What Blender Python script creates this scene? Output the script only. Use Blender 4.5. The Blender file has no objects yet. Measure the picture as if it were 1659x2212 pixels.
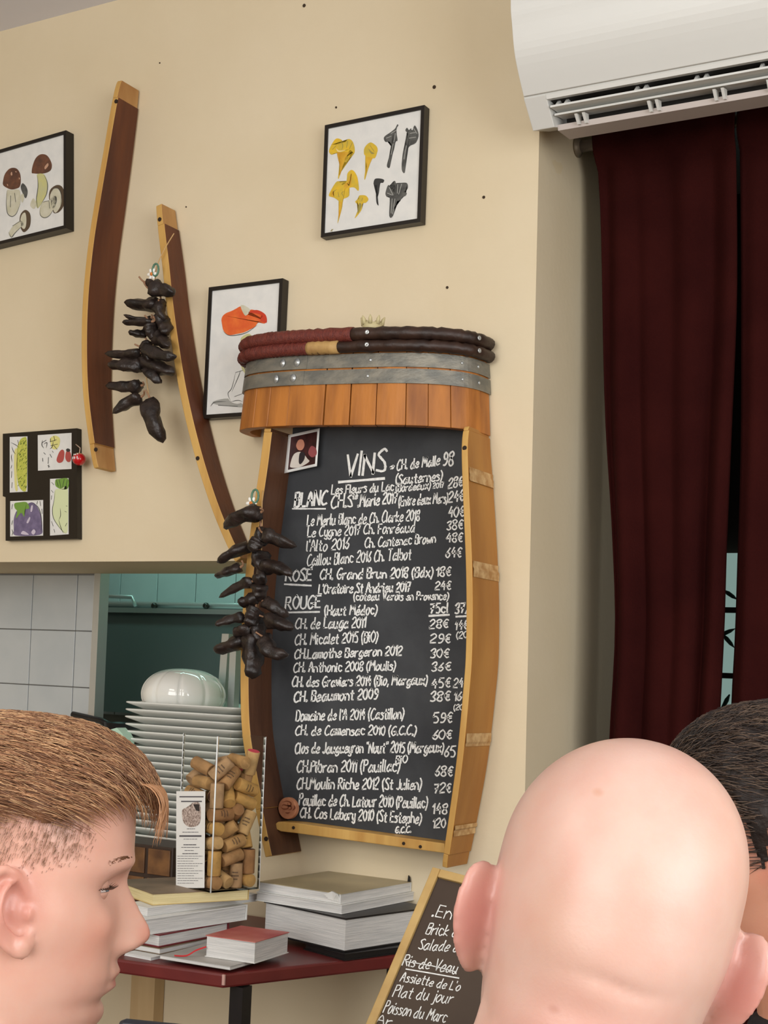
import bpy, bmesh, math, random
from mathutils import Vector as V, Matrix
from mathutils.bvhtree import BVHTree
random.seed(7)
S = bpy.context.scene
COL = S.collection

# ------------------------------------------------------------------ camera
F, CX, CY = 3000.0, 829.5, 1470.0
CAM = V((1.35, -2.338, 1.25))
YAW, PITCH, ROLL = math.radians(30), 0.0, 0.045
_r = V((math.cos(YAW), math.sin(YAW), 0))
_f = V((-math.sin(YAW), math.cos(YAW), 0))
RH, FH = _r.copy(), _f.copy()                    # level right / forward of the view
_fw = (_f * math.cos(PITCH) + V((0, 0, 1)) * math.sin(PITCH)).normalized()
_up = _r.cross(_fw).normalized()
RT = (_r * math.cos(ROLL) + _up * math.sin(ROLL)).normalized()
FW = _fw
UP = RT.cross(FW).normalized()
cd = bpy.data.cameras.new('camera')
cam = bpy.data.objects.new('camera', cd)
COL.objects.link(cam)
m = Matrix((RT, UP, -FW)).transposed().to_4x4()
m.translation = CAM
cam.matrix_world = m
cd.sensor_fit = 'VERTICAL'
cd.sensor_height = 36.0
cd.lens = F / 2212 * 36.0
cd.shift_y = (CY - 1106) / 2212
cd.clip_start = 0.05
S.camera = cam

# ------------------------------------------------------------------ world, lights, exposure
S.view_settings.view_transform = 'Standard'
S.view_settings.look = 'None'
S.view_settings.gamma = 1.0
S.view_settings.use_curve_mapping = False
S.view_settings.exposure = 0.0
w = bpy.data.worlds.new('daylight')
S.world = w
w.use_nodes = True
bg = w.node_tree.nodes['Background']
bg.inputs[0].default_value = (0.93, 0.97, 1.0, 1)
bg.inputs[1].default_value = 1.0


def area(name, loc, target, sx, sy, power, col):
    l = bpy.data.lights.new(name, 'AREA')
    l.shape = 'RECTANGLE'
    l.size, l.size_y, l.energy, l.color = sx, sy, power, col
    o = bpy.data.objects.new(name, l)
    COL.objects.link(o)
    o.location = loc
    o.rotation_euler = (V(target) - V(loc)).to_track_quat('-Z', 'Y').to_euler()
    return o


# daylight entering through the windows behind and beside the diners
area('window_daylight_rear', (0.6, -4.55, 1.75), (0.6, 0, 1.5), 3.0, 1.9, 81, (1.0, 0.98, 0.95))
area('window_daylight_right', (3.12, -2.2, 1.75), (0, -2.0, 1.5), 2.0, 1.7, 59, (0.98, 0.99, 1.0))
# warm area light overhead in the dining room, its source unseen
area('overhead_warm_light', (-0.4, -2.6, 2.58), (-0.4, -2.6, 0), 0.9, 0.9, 16, (1.0, 0.93, 0.82))
# tube lamp of the kitchen behind the hatch
area('kitchen_tube_light', (-0.95, 0.72, 2.2), (-0.95, 1.15, 1.2), 1.2, 0.12, 6.0, (0.50, 1.0, 0.86))


# ------------------------------------------------------------------ helpers
def ray(px, py):
    return RT * ((px - CX) / F) - UP * ((py - CY) / F) + FW


def PY(px, py, y):                                # photo point on the wall-parallel plane at depth y
    d = ray(px, py)
    return CAM + d * ((y - CAM.y) / d.y)


def PX(px, py, x):
    d = ray(px, py)
    return CAM + d * ((x - CAM.x) / d.x)


def PZ(px, py, z):
    d = ray(px, py)
    return CAM + d * ((z - CAM.z) / d.z)


def PD(px, py, dist):
    return CAM + ray(px, py) * dist


def PL(px, py, o, n):
    d = ray(px, py)
    return CAM + d * ((o - CAM).dot(n) / d.dot(n))


def srgb(r, g, b):
    return tuple(((c / 255) / 12.92 if c <= 10 else ((c / 255 + .055) / 1.055) ** 2.4) for c in (r, g, b)) + (1,)


MATS = {}


def mat(name, col, rough=.6, col2=None, scale=20, bump=0.0, bscale=None, metal=0, stretch=None, spec=.5, trans=0,
        sss=0, coat=0, detail=4, lo=.35, hi=.65, ior=1.45, alpha=1):
    if name in MATS:
        return MATS[name]
    mt = bpy.data.materials.new(name)
    mt.use_nodes = True
    nt = mt.node_tree
    b = nt.nodes['Principled BSDF']
    b.inputs['Base Color'].default_value = col
    b.inputs['Roughness'].default_value = rough
    b.inputs['Metallic'].default_value = metal
    b.inputs['Specular IOR Level'].default_value = spec
    b.inputs['Transmission Weight'].default_value = trans
    b.inputs['IOR'].default_value = ior
    b.inputs['Coat Weight'].default_value = coat
    if sss:
        b.inputs['Subsurface Weight'].default_value = sss
        b.inputs['Subsurface Radius'].default_value = (.012, .005, .003)
        b.inputs['Subsurface Scale'].default_value = 1.0
    tc = nt.nodes.new('ShaderNodeTexCoord')
    mp = nt.nodes.new('ShaderNodeMapping')
    nt.links.new(tc.outputs['Object'], mp.inputs[0])
    if stretch:
        mp.inputs['Scale'].default_value = stretch
    if col2 is not None:
        nz = nt.nodes.new('ShaderNodeTexNoise')
        nz.inputs['Scale'].default_value = scale
        nz.inputs['Detail'].default_value = detail
        nt.links.new(mp.outputs[0], nz.inputs[0])
        cr = nt.nodes.new('ShaderNodeValToRGB')
        cr.color_ramp.elements[0].position = lo
        cr.color_ramp.elements[1].position = hi
        cr.color_ramp.elements[0].color = col
        cr.color_ramp.elements[1].color = col2
        nt.links.new(nz.outputs[0], cr.inputs[0])
        nt.links.new(cr.outputs[0], b.inputs['Base Color'])
    if bump:
        nz2 = nt.nodes.new('ShaderNodeTexNoise')
        nz2.inputs['Scale'].default_value = bscale or scale
        nz2.inputs['Detail'].default_value = 5
        nt.links.new(mp.outputs[0], nz2.inputs[0])
        bp = nt.nodes.new('ShaderNodeBump')
        bp.inputs['Strength'].default_value = bump
        bp.inputs['Distance'].default_value = .004
        nt.links.new(nz2.outputs[0], bp.inputs['Height'])
        nt.links.new(bp.outputs[0], b.inputs['Normal'])
    MATS[name] = mt
    return mt


def tag(o, label=None, cat=None, group=None, kind=None):
    if label: o['label'] = label
    if cat: o['category'] = cat
    if group: o['group'] = group
    if kind: o['kind'] = kind
    return o


def thing(name, label, cat, loc, group=None):
    o = bpy.data.objects.new(name, None)
    COL.objects.link(o)
    o.location = loc
    o.empty_display_size = .05
    return tag(o, label, cat, group)


def rootloc(o):
    p = V((0, 0, 0))
    while o is not None:
        p += o.location
        o = o.parent
    return p


def mk(name, bm, mats, root=None, smooth=False, bevel=0, origin=None):
    """world-space bmesh -> one mesh object; verts made relative to the root (or to the object's own base)"""
    if not isinstance(mats, (list, tuple)):
        mats = [mats]
    bmesh.ops.recalc_face_normals(bm, faces=bm.faces)
    if root is not None:
        o0 = rootloc(root)
        loc = V((0, 0, 0))
    else:
        if origin is None:
            xs = [v.co for v in bm.verts]
            origin = V((sum(v.x for v in xs) / len(xs), sum(v.y for v in xs) / len(xs), min(v.z for v in xs)))
        o0 = loc = V(origin)
    for v in bm.verts:
        v.co -= o0
    me = bpy.data.meshes.new(name)
    bm.to_mesh(me)
    bm.free()
    for mm in mats:
        me.materials.append(mm)
    if smooth:
        for p in me.polygons:
            p.use_smooth = True
    o = bpy.data.objects.new(name, me)
    COL.objects.link(o)
    o.location = loc
    if root is not None:
        o.parent = root
    if bevel:
        b = o.modifiers.new('bevel', 'BEVEL')
        b.width = bevel
        b.segments = 2
        b.limit_method = 'ANGLE'
    return o


def BM():
    return bmesh.new()


def obox(bm, c, u, v, w, mi=0):
    """box from corner c along three vectors"""
    c, u, v, w = V(c), V(u), V(v), V(w)
    p = [bm.verts.new(c + u * i + v * j + w * k) for k in (0, 1) for j in (0, 1) for i in (0, 1)]
    for f in ((0, 1, 3, 2), (4, 5, 7, 6), (0, 1, 5, 4), (2, 3, 7, 6), (0, 2, 6, 4), (1, 3, 7, 5)):
        bm.faces.new([p[i] for i in f]).material_index = mi
    return bm


def box(bm, x0, x1, y0, y1, z0, z1, mi=0):
    return obox(bm, (x0, y0, z0), (x1 - x0, 0, 0), (0, y1 - y0, 0), (0, 0, z1 - z0), mi)


def prism(bm, pts, ext, mi=0):
    """polygon (list of Vectors) extruded by vector ext"""
    a = [bm.verts.new(V(p)) for p in pts]
    b = [bm.verts.new(V(p) + V(ext)) for p in pts]
    n = len(a)
    bm.faces.new(a).material_index = mi
    bm.faces.new(b[::-1]).material_index = mi
    for i in range(n):
        bm.faces.new((a[i], a[(i + 1) % n], b[(i + 1) % n], b[i])).material_index = mi
    return bm


def frame_axes(t):
    t = t.normalized()
    a = V((0, 0, 1)) if abs(t.z) < .9 else V((1, 0, 0))
    u = t.cross(a).normalized()
    return u, t.cross(u).normalized()


def tube(bm, pts, r, n=8, cap=True, mi=0, squash=None):
    pts = [V(p) for p in pts]
    rs = r if isinstance(r, (list, tuple)) else [r] * len(pts)
    rings = []
    u = None
    for i, p in enumerate(pts):
        t = (pts[min(i + 1, len(pts) - 1)] - pts[max(i - 1, 0)])
        if t.length < 1e-9:
            t = V((0, 0, 1))
        t.normalize()
        if u is None:
            u, v = frame_axes(t)
        else:
            u = (u - t * u.dot(t))
            u = u.normalized() if u.length > 1e-6 else frame_axes(t)[0]
            v = t.cross(u)
        ring = []
        for k in range(n):
            a = 2 * math.pi * k / n
            ring.append(bm.verts.new(p + (u * math.cos(a) + v * math.sin(a)) * rs[i]))
        rings.append(ring)
    for a, b in zip(rings, rings[1:]):
        for k in range(n):
            bm.faces.new((a[k], a[(k + 1) % n], b[(k + 1) % n], b[k])).material_index = mi
    if cap:
        bm.faces.new(rings[0][::-1]).material_index = mi
        bm.faces.new(rings[-1]).material_index = mi
    return bm


def lathe(bm, prof, c, n=32, axis=V((0, 0, 1)), mi=0, ribs=None):
    c, axis = V(c), V(axis).normalized()
    u, v = frame_axes(axis)
    rings = []
    for r, h in prof:
        ring = []
        for k in range(n):
            a = 2 * math.pi * k / n
            rr = r * (ribs(a) if ribs else 1)
            ring.append(bm.verts.new(c + axis * h + (u * math.cos(a) + v * math.sin(a)) * max(rr, 1e-5)))
        rings.append(ring)
    for a, b in zip(rings, rings[1:]):
        for k in range(n):
            bm.faces.new((a[k], a[(k + 1) % n], b[(k + 1) % n], b[k])).material_index = mi
    bm.faces.new(rings[0][::-1]).material_index = mi
    bm.faces.new(rings[-1]).material_index = mi
    return bm


def ball(bm, c, r, n=16, mi=0, mtx=None):
    rx, ry, rz = r if isinstance(r, (tuple, list)) else (r, r, r)
    c = V(c)
    nv = max(5, n // 2)
    tf = (lambda q: c + mtx @ q) if mtx is not None else (lambda q: c + q)
    top, bot = bm.verts.new(tf(V((0, 0, rz)))), bm.verts.new(tf(V((0, 0, -rz))))
    rings = []
    for j in range(1, nv):
        la = math.pi * j / nv
        rings.append([bm.verts.new(tf(V((rx * math.sin(la) * math.cos(2 * math.pi * k / n), ry * math.sin(la) * math.sin(2 * math.pi * k / n), rz * math.cos(la))))) for k in range(n)])
    for k in range(n):
        bm.faces.new((top, rings[0][k], rings[0][(k + 1) % n])).material_index = mi
        bm.faces.new((bot, rings[-1][(k + 1) % n], rings[-1][k])).material_index = mi
    for a, b in zip(rings, rings[1:]):
        for k in range(n):
            bm.faces.new((a[k], b[k], b[(k + 1) % n], a[(k + 1) % n])).material_index = mi
    return bm


def catmull(pts, k=5, closed=False):
    P = [V(p) for p in pts]
    n = len(P)
    if n < 3:
        return P
    out = []
    for i in range(n if closed else n - 1):
        g = (lambda j: P[j % n]) if closed else (lambda j: P[max(0, min(n - 1, j))])
        p0, p1, p2, p3 = g(i - 1), g(i), g(i + 1), g(i + 2)
        for s in range(k):
            t = s / k
            out.append(.5 * ((2 * p1) + (p2 - p0) * t + (2 * p0 - 5 * p1 + 4 * p2 - p3) * t * t
                             + (3 * p1 - p0 - 3 * p2 + p3) * t ** 3))
    if not closed:
        out.append(P[-1])
    return out


def lerp_tab(tab, x):
    if x <= tab[0][0]: return tab[0][1]
    for (a, va), (b, vb) in zip(tab, tab[1:]):
        if x <= b:
            t = (x - a) / (b - a)
            t = t * t * (3 - 2 * t) if False else t
            return va + (vb - va) * t
    return tab[-1][1]


def spline_tab(tab, x):
    """monotone-ish smooth interpolation (Catmull on irregular knots)"""
    n = len(tab)
    if x <= tab[0][0]: return tab[0][1]
    if x >= tab[-1][0]: return tab[-1][1]
    for i in range(n - 1):
        x1, y1 = tab[i]
        x2, y2 = tab[i + 1]
        if x <= x2:
            h = x2 - x1
            d = (y2 - y1) / h
            m1 = d if i == 0 else .5 * (d + (y1 - tab[i - 1][1]) / (x1 - tab[i - 1][0]))
            m2 = d if i == n - 2 else .5 * (d + (tab[i + 2][1] - y2) / (tab[i + 2][0] - x2))
            t = (x - x1) / h
            return ((2 * t ** 3 - 3 * t * t + 1) * y1 + (t ** 3 - 2 * t * t + t) * h * m1
                    + (-2 * t ** 3 + 3 * t * t) * y2 + (t ** 3 - t * t) * h * m2)


def flat(name, pts, on, m_, root, k=4, closed=True, smooth=True):
    """flat painted shape: outline in photo points laid on a real plane through on(px,py)"""
    P = [V((x, y, 0)) for x, y in pts]
    if smooth:
        P = catmull(P, k, True)
    bm = BM()
    bm.faces.new([bm.verts.new(on(p.x, p.y)) for p in P])
    bmesh.ops.triangulate(bm, faces=bm.faces)
    return mk(name, bm, m_, root)


def ribbon(bm, pts, wd, on, taper=False, jit=0.0):
    """painted / chalk stroke of width wd (photo points) laid on a real plane"""
    n = len(pts)
    L, R_ = [], []
    for i, p in enumerate(pts):
        t = pts[min(i + 1, n - 1)] - pts[max(i - 1, 0)]
        if t.length < 1e-6: t = V((1, 0, 0))
        t.normalize()
        nrm = V((-t.y, t.x, 0))
        hw = wd / 2 * (1 + random.uniform(-jit, jit))
        if taper: hw *= max(.15, math.sin(math.pi * (i + .5) / n))
        if i == 0: p = p - t * wd * .3
        if i == n - 1: p = p + t * wd * .3
        a, b = p + nrm * hw, p - nrm * hw
        L.append(bm.verts.new(on(a.x, a.y)))
        R_.append(bm.verts.new(on(b.x, b.y)))
    for i in range(n - 1):
        bm.faces.new((L[i], L[i + 1], R_[i + 1], R_[i]))


# ------------------------------------------------------------------ hand-lettering (stroke font)
G = {'a': "55 36 14 02 10 30 53;56 52 60", 'b': "0T 01;04 26 46 53 40 20 01", 'c': "55 36 16 03 11 30 51",
     'd': "55 36 14 02 10 30 53;5T 51 60", 'e': "03 43 55 36 14 02 10 30 51", 'f': "59 4T 28 20;05 45",
     'g': "55 36 14 02 10 30 53;56 5a 3c 1c 0b", 'h': "0T 00;04 26 45 53 50", 'i': "06 01 10;08 09",
     'j': "26 2b 1c 0c;28 29", 'k': "0T 00;46 03 50", 'l': "0T 01 10", 'm': "06 00;04 26 35 30;34 56 65 60",
     'n': "06 00;04 26 45 53 50", 'o': "26 03 10 30 53 46 26", 'p': "06 0c;04 26 46 53 40 20 01",
     'q': "55 36 14 02 10 30 53;56 5c", 'r': "06 00;03 15 36 46", 's': "45 26 05 33 42 30 00",
     't': "29 21 30 40;06 46", 'u': "06 02 10 30 53;56 51 60", 'v': "06 20 46", 'w': "06 10 34 50 76",
     'x': "06 50;56 00", 'y': "06 02 20 42;46 4b 2c 0b", 'z': "06 46 00 50",
     'A': "00 3T 60;14 54", 'B': "0T 00;0T 4T 58 46 05;05 46 53 40 00", 'C': "69 4T 17 03 20 40 61",
     'D': "0T 00;0T 4T 67 63 40 00", 'E': "5T 0T;0T 00;00 50;05 45", 'F': "5T 0T;0T 00;05 45",
     'G': "69 4T 17 03 20 40 62;62 64;64 34", 'H': "0T 00;6T 60;05 65", 'I': "0T 00", 'J': "4T 42 20 01",
     'L': "0T 00;00 50", 'M': "00 1T;1T 44;44 7T;7T 80", 'N': "00 0T;0T 60;60 6T",
     'O': "3T 07 03 30 63 67 3T", 'P': "0T 00;0T 4T 58 46 05", 'R': "0T 00;0T 4T 58 46 05;25 60",
     'S': "59 3T 08 26 44 51 30 01", 'T': "0T 6T;3T 30", 'U': "0T 02 20 40 62 6T", 'V': "0T 30;30 6T",
     '0': "3T 07 03 30 53 57 3T", '1': "07 2T;2T 20", '2': "08 2T 4T 57 02;00 50;02 00",
     '3': "08 2T 4T 47 25;25 43 41 20 01", '4': "3T 04;04 54;47 40", '5': "5T 1T;1T 06;06 36 53 40 10",
     '6': "4T 15 02 20 42 44 25 03", '7': "0T 5T;5T 20;15 45", '8': "35 08 2T 4T 58 25 02 20 40 52 35",
     '9': "55 25 18 3T 58 53 30 10", '€': "59 3T 17 13 30 51;06 46;04 44", '.': "00 10 11 01",
     ',': "11 0b", "'": "0T 08", '(': "2T 07 03 2b", ')': "0T 27 23 0b", '"': "0T 08;2T 28", '-': "05 35",
     'é': "03 43 55 36 14 02 10 30 51;38 5T", 'É': "5T 0T;0T 00;00 50;05 45;3T 5C",
     'ë': "03 43 55 36 14 02 10 30 51;18 19;48 49", '*': "02 33;31 04"}
YC = {'T': 10, 'C': 12, 'a': -1, 'b': -2, 'c': -3, 'd': -4}


def write(bm, text, x0, y0, x1, y1, cap, on, wd=2.7, slant=.06):
    """hand lettering on a board: baseline from photo point (x0,y0) to (x1,y1), capital height cap"""
    adv, items = 0, []
    for ch in text:
        if ch == ' ':
            adv += 4.2
            continue
        st = [[(int(p[0]), YC[p[1]] if p[1] in YC else int(p[1])) for p in s.split()] for s in G[ch].split(';')]
        wmax = max(p[0] for s in st for p in s)
        items.append((adv, st))
        adv += wmax + 2.0
    adv -= 2.0
    dx, dy = (x1 - x0) / adv, (y1 - y0) / adv
    sy = cap / 10
    for a, st in items:
        jy = random.uniform(-.35, .35)
        js = random.uniform(.94, 1.08)
        for s in st:
            pts = []
            for (gx, gy) in s:
                gx2 = a + gx + random.uniform(-.22, .22)
                gy2 = gy * js + random.uniform(-.25, .25) + jy
                pts.append(V((x0 + gx2 * dx + gy2 * sy * slant, y0 + gx2 * dy - gy2 * sy, 0)))
            pts = catmull(pts, 5) if len(pts) > 2 else [pts[0], (pts[0] + pts[1]) / 2, pts[1]]
            ribbon(bm, pts, wd, on, jit=.18)
# ------------------------------------------------------------------ materials
wall_m = mat('cream_plaster', srgb(214, 198, 166), .75, srgb(219, 204, 174), 3, .12, 60)
jamb_m = mat('jamb_plaster', srgb(200, 184, 152), .7, srgb(206, 190, 160), 3, .1, 60)
ceil_m = mat('ceiling_paint', srgb(226, 226, 234), .8)
floor_m = mat('floor_tile', srgb(120, 96, 74), .5, srgb(104, 82, 62), 6)
tile_m = mat('white_glazed_tile', srgb(188, 193, 194), .22, srgb(180, 186, 188), 8)
grout_m = mat('grout', srgb(150, 146, 140), .9)
steel_m = mat('kitchen_steel', srgb(118, 126, 126), .42, metal=.75)
steel_l = mat('brushed_trim', srgb(190, 194, 194), .35, metal=.6)
black_m = mat('black_lacquer', srgb(26, 20, 14), .35)
oak_l = mat('oak_pale', srgb(205, 164, 92), .55, srgb(182, 136, 68), 26, .25, 40, stretch=(1, 1, .12))
oak_end = mat('oak_end', srgb(184, 142, 88), .6, srgb(160, 114, 64), 22, .2, 40, stretch=(1, 1, .3))
wine_m = mat('wine_stained_oak', srgb(98, 52, 26), .5, srgb(74, 36, 20), 24, .35, 60, stretch=(1, 1, .1))
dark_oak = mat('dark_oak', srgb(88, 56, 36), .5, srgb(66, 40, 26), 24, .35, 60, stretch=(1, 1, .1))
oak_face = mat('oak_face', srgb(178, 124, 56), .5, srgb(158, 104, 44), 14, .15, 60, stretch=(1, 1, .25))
oak_band = mat('oak_band', srgb(186, 118, 50), .5, srgb(118, 66, 28), 30, .35, 50, stretch=(1, 1, .16), lo=.38, hi=.78, detail=7)
galv_m = mat('galvanised_steel', srgb(142, 138, 126), .5, srgb(112, 112, 106), 24, .3, 80, metal=.45, stretch=(1, 1, 2))
white_m = mat('white_plastic', srgb(232, 230, 224), .35)
paper_w = mat('paper_white', srgb(226, 226, 222), .7)
chalk_m = mat('chalk', srgb(240, 240, 236), .9, srgb(214, 214, 210), 160)

# ------------------------------------------------------------------ room shell
TY = .30                                           # depth of the hatch
HZ = PY(220, 1213, 0).z
CZ = PY(60, 52, 0).z
XJ = PY(1158, 700, 0).x
XJ0, XJ1 = PY(1136, 1620, 0), PY(1165, 285, 0)
jx = lambda z: XJ0.x + (XJ1.x - XJ0.x) * (z - XJ0.z) / (XJ1.z - XJ0.z)
XH = PY(545, 1500, 0).x
XK = PY(199, 1400, TY).x
zb = HZ


def struct(name, bm, m_, root=None, bevel=0):
    return tag(mk(name, bm, m_, root, bevel=bevel, origin=(0, 0, 0)), kind='structure')


bm = BM()
prism(bm, [(-3.2, 0, HZ), (-3.2, 0, CZ), (-3.2, TY, CZ), (-3.2, TY, zb)], (XH + 3.2, 0, 0))
prism(bm, [(XH, 0, 0), (XH, 0, CZ), (jx(CZ), 0, CZ), (jx(0), 0, 0)], (0, .60, 0))
box(bm, -3.2, XH, 0, TY, 0, .78)
wb = struct('wall_back', bm, wall_m)
bm = BM()
ZL = PY(1400, 273, -.002).z + .034
box(bm, jx(2), 1.3, 0, .02, ZL, CZ)
box(bm, 1.3, 3.2, 0, .3, 0, CZ)
struct('wall_back_door_side', bm, wall_m)
bm = BM(); box(bm, -3.2, 3.2, -4.7, 2.5, CZ, CZ + .1); struct('ceiling', bm, ceil_m)
bm = BM(); box(bm, -3.2, 3.2, -4.7, 2.5, -.1, 0); struct('floor', bm, floor_m)
bm = BM(); box(bm, -3.3, -3.2, -4.7, 2.5, 0, CZ); struct('wall_left', bm, wall_m)
bm = BM()
for x0, x1, z0, z1 in ((-3.2, -1, 0, CZ), (2.2, 3.2, 0, CZ), (-1, 2.2, 0, .75), (-1, 2.2, 2.55, CZ)):
    box(bm, x0, x1, -4.8, -4.7, z0, z1)
struct('wall_rear', bm, wall_m)
bm = BM()
for y0, y1, z0, z1 in ((-4.7, -3.3, 0, CZ), (-1.1, 2.5, 0, CZ), (-3.3, -1.1, 0, .8), (-3.3, -1.1, 2.5, CZ)):
    box(bm, 3.2, 3.3, y0, y1, z0, z1)
struct('wall_right', bm, wall_m)
# tiny nail holes in the plaster, children of the wall
hole_m = mat('nail_hole', srgb(60, 46, 32), .9)
for (hx, hy, r) in ((657, 12, 4), (938, 188, 4), (1045, 426, 3.2), (726, 232, 2.4), (966, 621, 3), (345, 136, 1.8), (402, 447, 1.8)):
    c = PY(hx, hy, -.0006)
    bm = BM()
    lathe(bm, [(r * .0009, -.0006), (r * .0009, .0006), (r * .0005, .0008)], c, 10, V((0, -1, 0)))
    mk('nail_hole', bm, hole_m, wb)

# kitchen beyond the hatch
bm = BM(); box(bm, -3.2, XK, TY + .009, TY + .03, 0, CZ); tw = struct('wall_tiled', bm, grout_m)
pitch_x = (PY(160, 1420, TY).x - PY(64, 1420, TY).x)
rows = [PY(100, y, TY).z for y in (1238, 1361, 1481, 1600)]
th = rows[1] - rows[2]
xs0 = PY(160, 1420, TY).x
tbm = None
for r in range(7):
    zt = rows[1] + th - r * th
    for c in range(-4, 1):
        xa = xs0 + c * pitch_x
        xb = min(xa + pitch_x, XK - .002)
        zt2, zb2 = min(zt, zb + .03), zt - th
        bm = BM()
        box(bm, xa + .0012, xb - .0012, TY, TY + .0095, zb2 + .0012, zt2 - .0012)
        mk('tile', bm, tile_m, tw, bevel=.0012)
bm = BM(); box(bm, XK, XK + .02, TY - .004, TY + .03, .78, zb + .02); struct('trim_1', bm, steel_l)
bm = BM(); box(bm, PY(60, 1300, 1.1).x, XH + .1, 1.10, 1.2, 0, CZ); kw = struct('wall_kitchen', bm, grout_m)
bm = BM(); box(bm, XH + .05, XH + .1, .601, 1.1, 0, CZ); struct('wall_kitchen_light_block', bm, wall_m)  # unseen side wall, put in to block the light beside the kitchen
tp = PY(345, 1270, 1.1).x - PY(265, 1270, 1.1).x
zt = PY(300, 1236, 1.1).z + .02
for r in range(3):
    for c in range(-4, 8):
        xa = PY(265, 1270, 1.1).x + c * tp
        bm = BM()
        box(bm, xa + .0015, xa + tp - .0015, 1.088, 1.101, zt - (r + 1) * .16 + .0015, zt - r * .16 - .0015)
        if xa + tp < XH + .05:
            mk('tile', bm, tile_m, kw, bevel=.0012)
# extractor hood of the kitchen
h0 = PY(215, 1314, .8); h1 = PY(520, 1324, .8)
hx0, hx1 = PY(120, 1320, .8).x, XH + .02
rt = thing('kitchen_hood', 'dark steel extractor hood in the teal-lit kitchen behind the hatch', 'hood', (hx0, .8, .95))
bm = BM()
zt_, zl_ = h0.z, h0.z - .30
prism(bm, [(hx0, .70, zl_), (hx0, .80, zt_ - .012), (hx0, 1.06, zt_ - .012), (hx0, 1.06, zl_)], (hx1 - hx0, 0, 0))
mk('hood_body', bm, steel_m, rt)
bm = BM(); box(bm, hx0, hx1, .785, 1.06, zt_ - .012, zt_ + .002); mk('hood_rim', bm, steel_l, rt)
bm = BM(); tube(bm, [(hx0, .86, zt_ + .016), (hx1, .86, zt_ + .016)], .010, 10); mk('rail', bm, steel_l, rt, True)
bm = BM()
a = PY(215, 1287, .84); b = PY(286, 1290, .84); c = PY(293, 1310, .84)
tube(bm, [a, b, c], .006, 8); mk('bracket', bm, steel_l, rt, True)
for px_ in (333, 445):
    bm = BM(); ball(bm, PY(px_, 1309, .845), .010, 10); mk('bolt', bm, black_m, rt, True)
# grey uprights of a kitchen shelf
rt = thing('kitchen_rack', 'grey metal rack upright beside the white plates in the hatch', 'rack', (XH - .02, .30, .78))
a, b = PY(488, 1370, .33), PY(512, 1370, .33)
bm = BM(); obox(bm, (PY(474, 1560, .33).x, .30, .79), (.02, 0, 0), (0, .02, 0), (.018, 0, a.z - .79)); mk('upright', bm, steel_l, rt)
bm = BM(); obox(bm, (PY(506, 1560, .30).x, .27, .79), (.018, 0, 0), (0, .02, 0), (0, 0, PY(506, 1395, .3).z - .79)); mk('upright', bm, steel_l, rt)
bm = BM(); box(bm, PY(474, 1560, .33).x, PY(506, 1560, .30).x + .02, .285, .32, .785, .80); mk('foot', bm, steel_l, rt)
bm = BM(); box(bm, -1.4, XH + .02, .34, .36, .78, .80); struct('trim_2', bm, steel_l)
# corridor behind the curtain
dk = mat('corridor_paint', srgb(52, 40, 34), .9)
bm = BM(); box(bm, XH + .10, 2.5, 1.7, 1.8, 0, CZ); struct('wall_corridor', bm, dk)
bm = BM(); box(bm, XH + .10, XH + .13, .605, 1.7, 0, CZ); struct('wall_corridor_side', bm, dk)
bm = BM(); box(bm, 2.4, 2.5, .3, 1.7, 0, CZ); struct('wall_corridor_end', bm, dk)
wpane = bpy.data.materials.new('corridor_window_glass'); wpane.use_nodes = True
nb = wpane.node_tree.nodes['Principled BSDF']
nb.inputs['Base Color'].default_value = srgb(150, 180, 176)
nb.inputs['Roughness'].default_value = .1
nb.inputs['Emission Color'].default_value = srgb(150, 178, 170)
nb.inputs['Emission Strength'].default_value = .6
a, b = PY(1560, 1196, 1.68), PY(1659, 1700, 1.68)
bm = BM(); box(bm, a.x - .12, b.x + .5, 1.665, 1.69, b.z - .1, a.z); wn = struct('window_1', bm, wpane)
bm = BM()
for zz in (1318, 1460):
    z_ = PY(1580, zz, 1.66).z
    box(bm, a.x - .12, b.x + .5, 1.652, 1.667, z_ - .008, z_ + .008)
mk('glazing_bar', bm, dk, wn)
leaf_m = mat('dark_leaf', srgb(30, 60, 48), .6)
for (lx, ly, dx_, dy_) in ((1578, 1285, 14, 10), (1570, 1366, 18, -8), (1574, 1385, 12, 14), (1566, 1520, -10, 20), (1560, 1555, 12, 14)):
    p, q = PY(lx - dx_, ly - dy_, 1.655), PY(lx + dx_, ly + dy_, 1.655)
    bm = BM(); tube(bm, [p, p.lerp(q, .3), p.lerp(q, .7), q], [.002, .007, .006, .001], 6)
    mk('leaf', bm, leaf_m, wn, True)

# ------------------------------------------------------------------ curtain and rod
XF = jx(XJ1.z)
RY = PX(1245, 318, XF).y
fl = PX(1246, 318, XF)
rt = thing('curtain_rod', 'grey metal curtain rod on a round wall flange under the air conditioner', 'curtain rod', (XF, RY, fl.z))
rod_m = mat('brushed_rod', srgb(150, 140, 132), .35, metal=.8)
bm = BM(); lathe(bm, [(.019, 0), (.020, .004), (.014, .007), (.012, .010)], fl, 28, V((1, 0, 0))); mk('flange', bm, mat('flange_grey', srgb(118, 106, 88), .5, metal=.3), rt, True)
bm = BM(); tube(bm, [fl + V((.006, 0, 0)), fl + V((.95, 0, 0))], .0115, 18); mk('rod', bm, rod_m, rt, True)
cur_m = mat('maroon_cloth', srgb(50, 17, 15), .95, srgb(42, 13, 12), 6, .25, 260, spec=.05)


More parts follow.
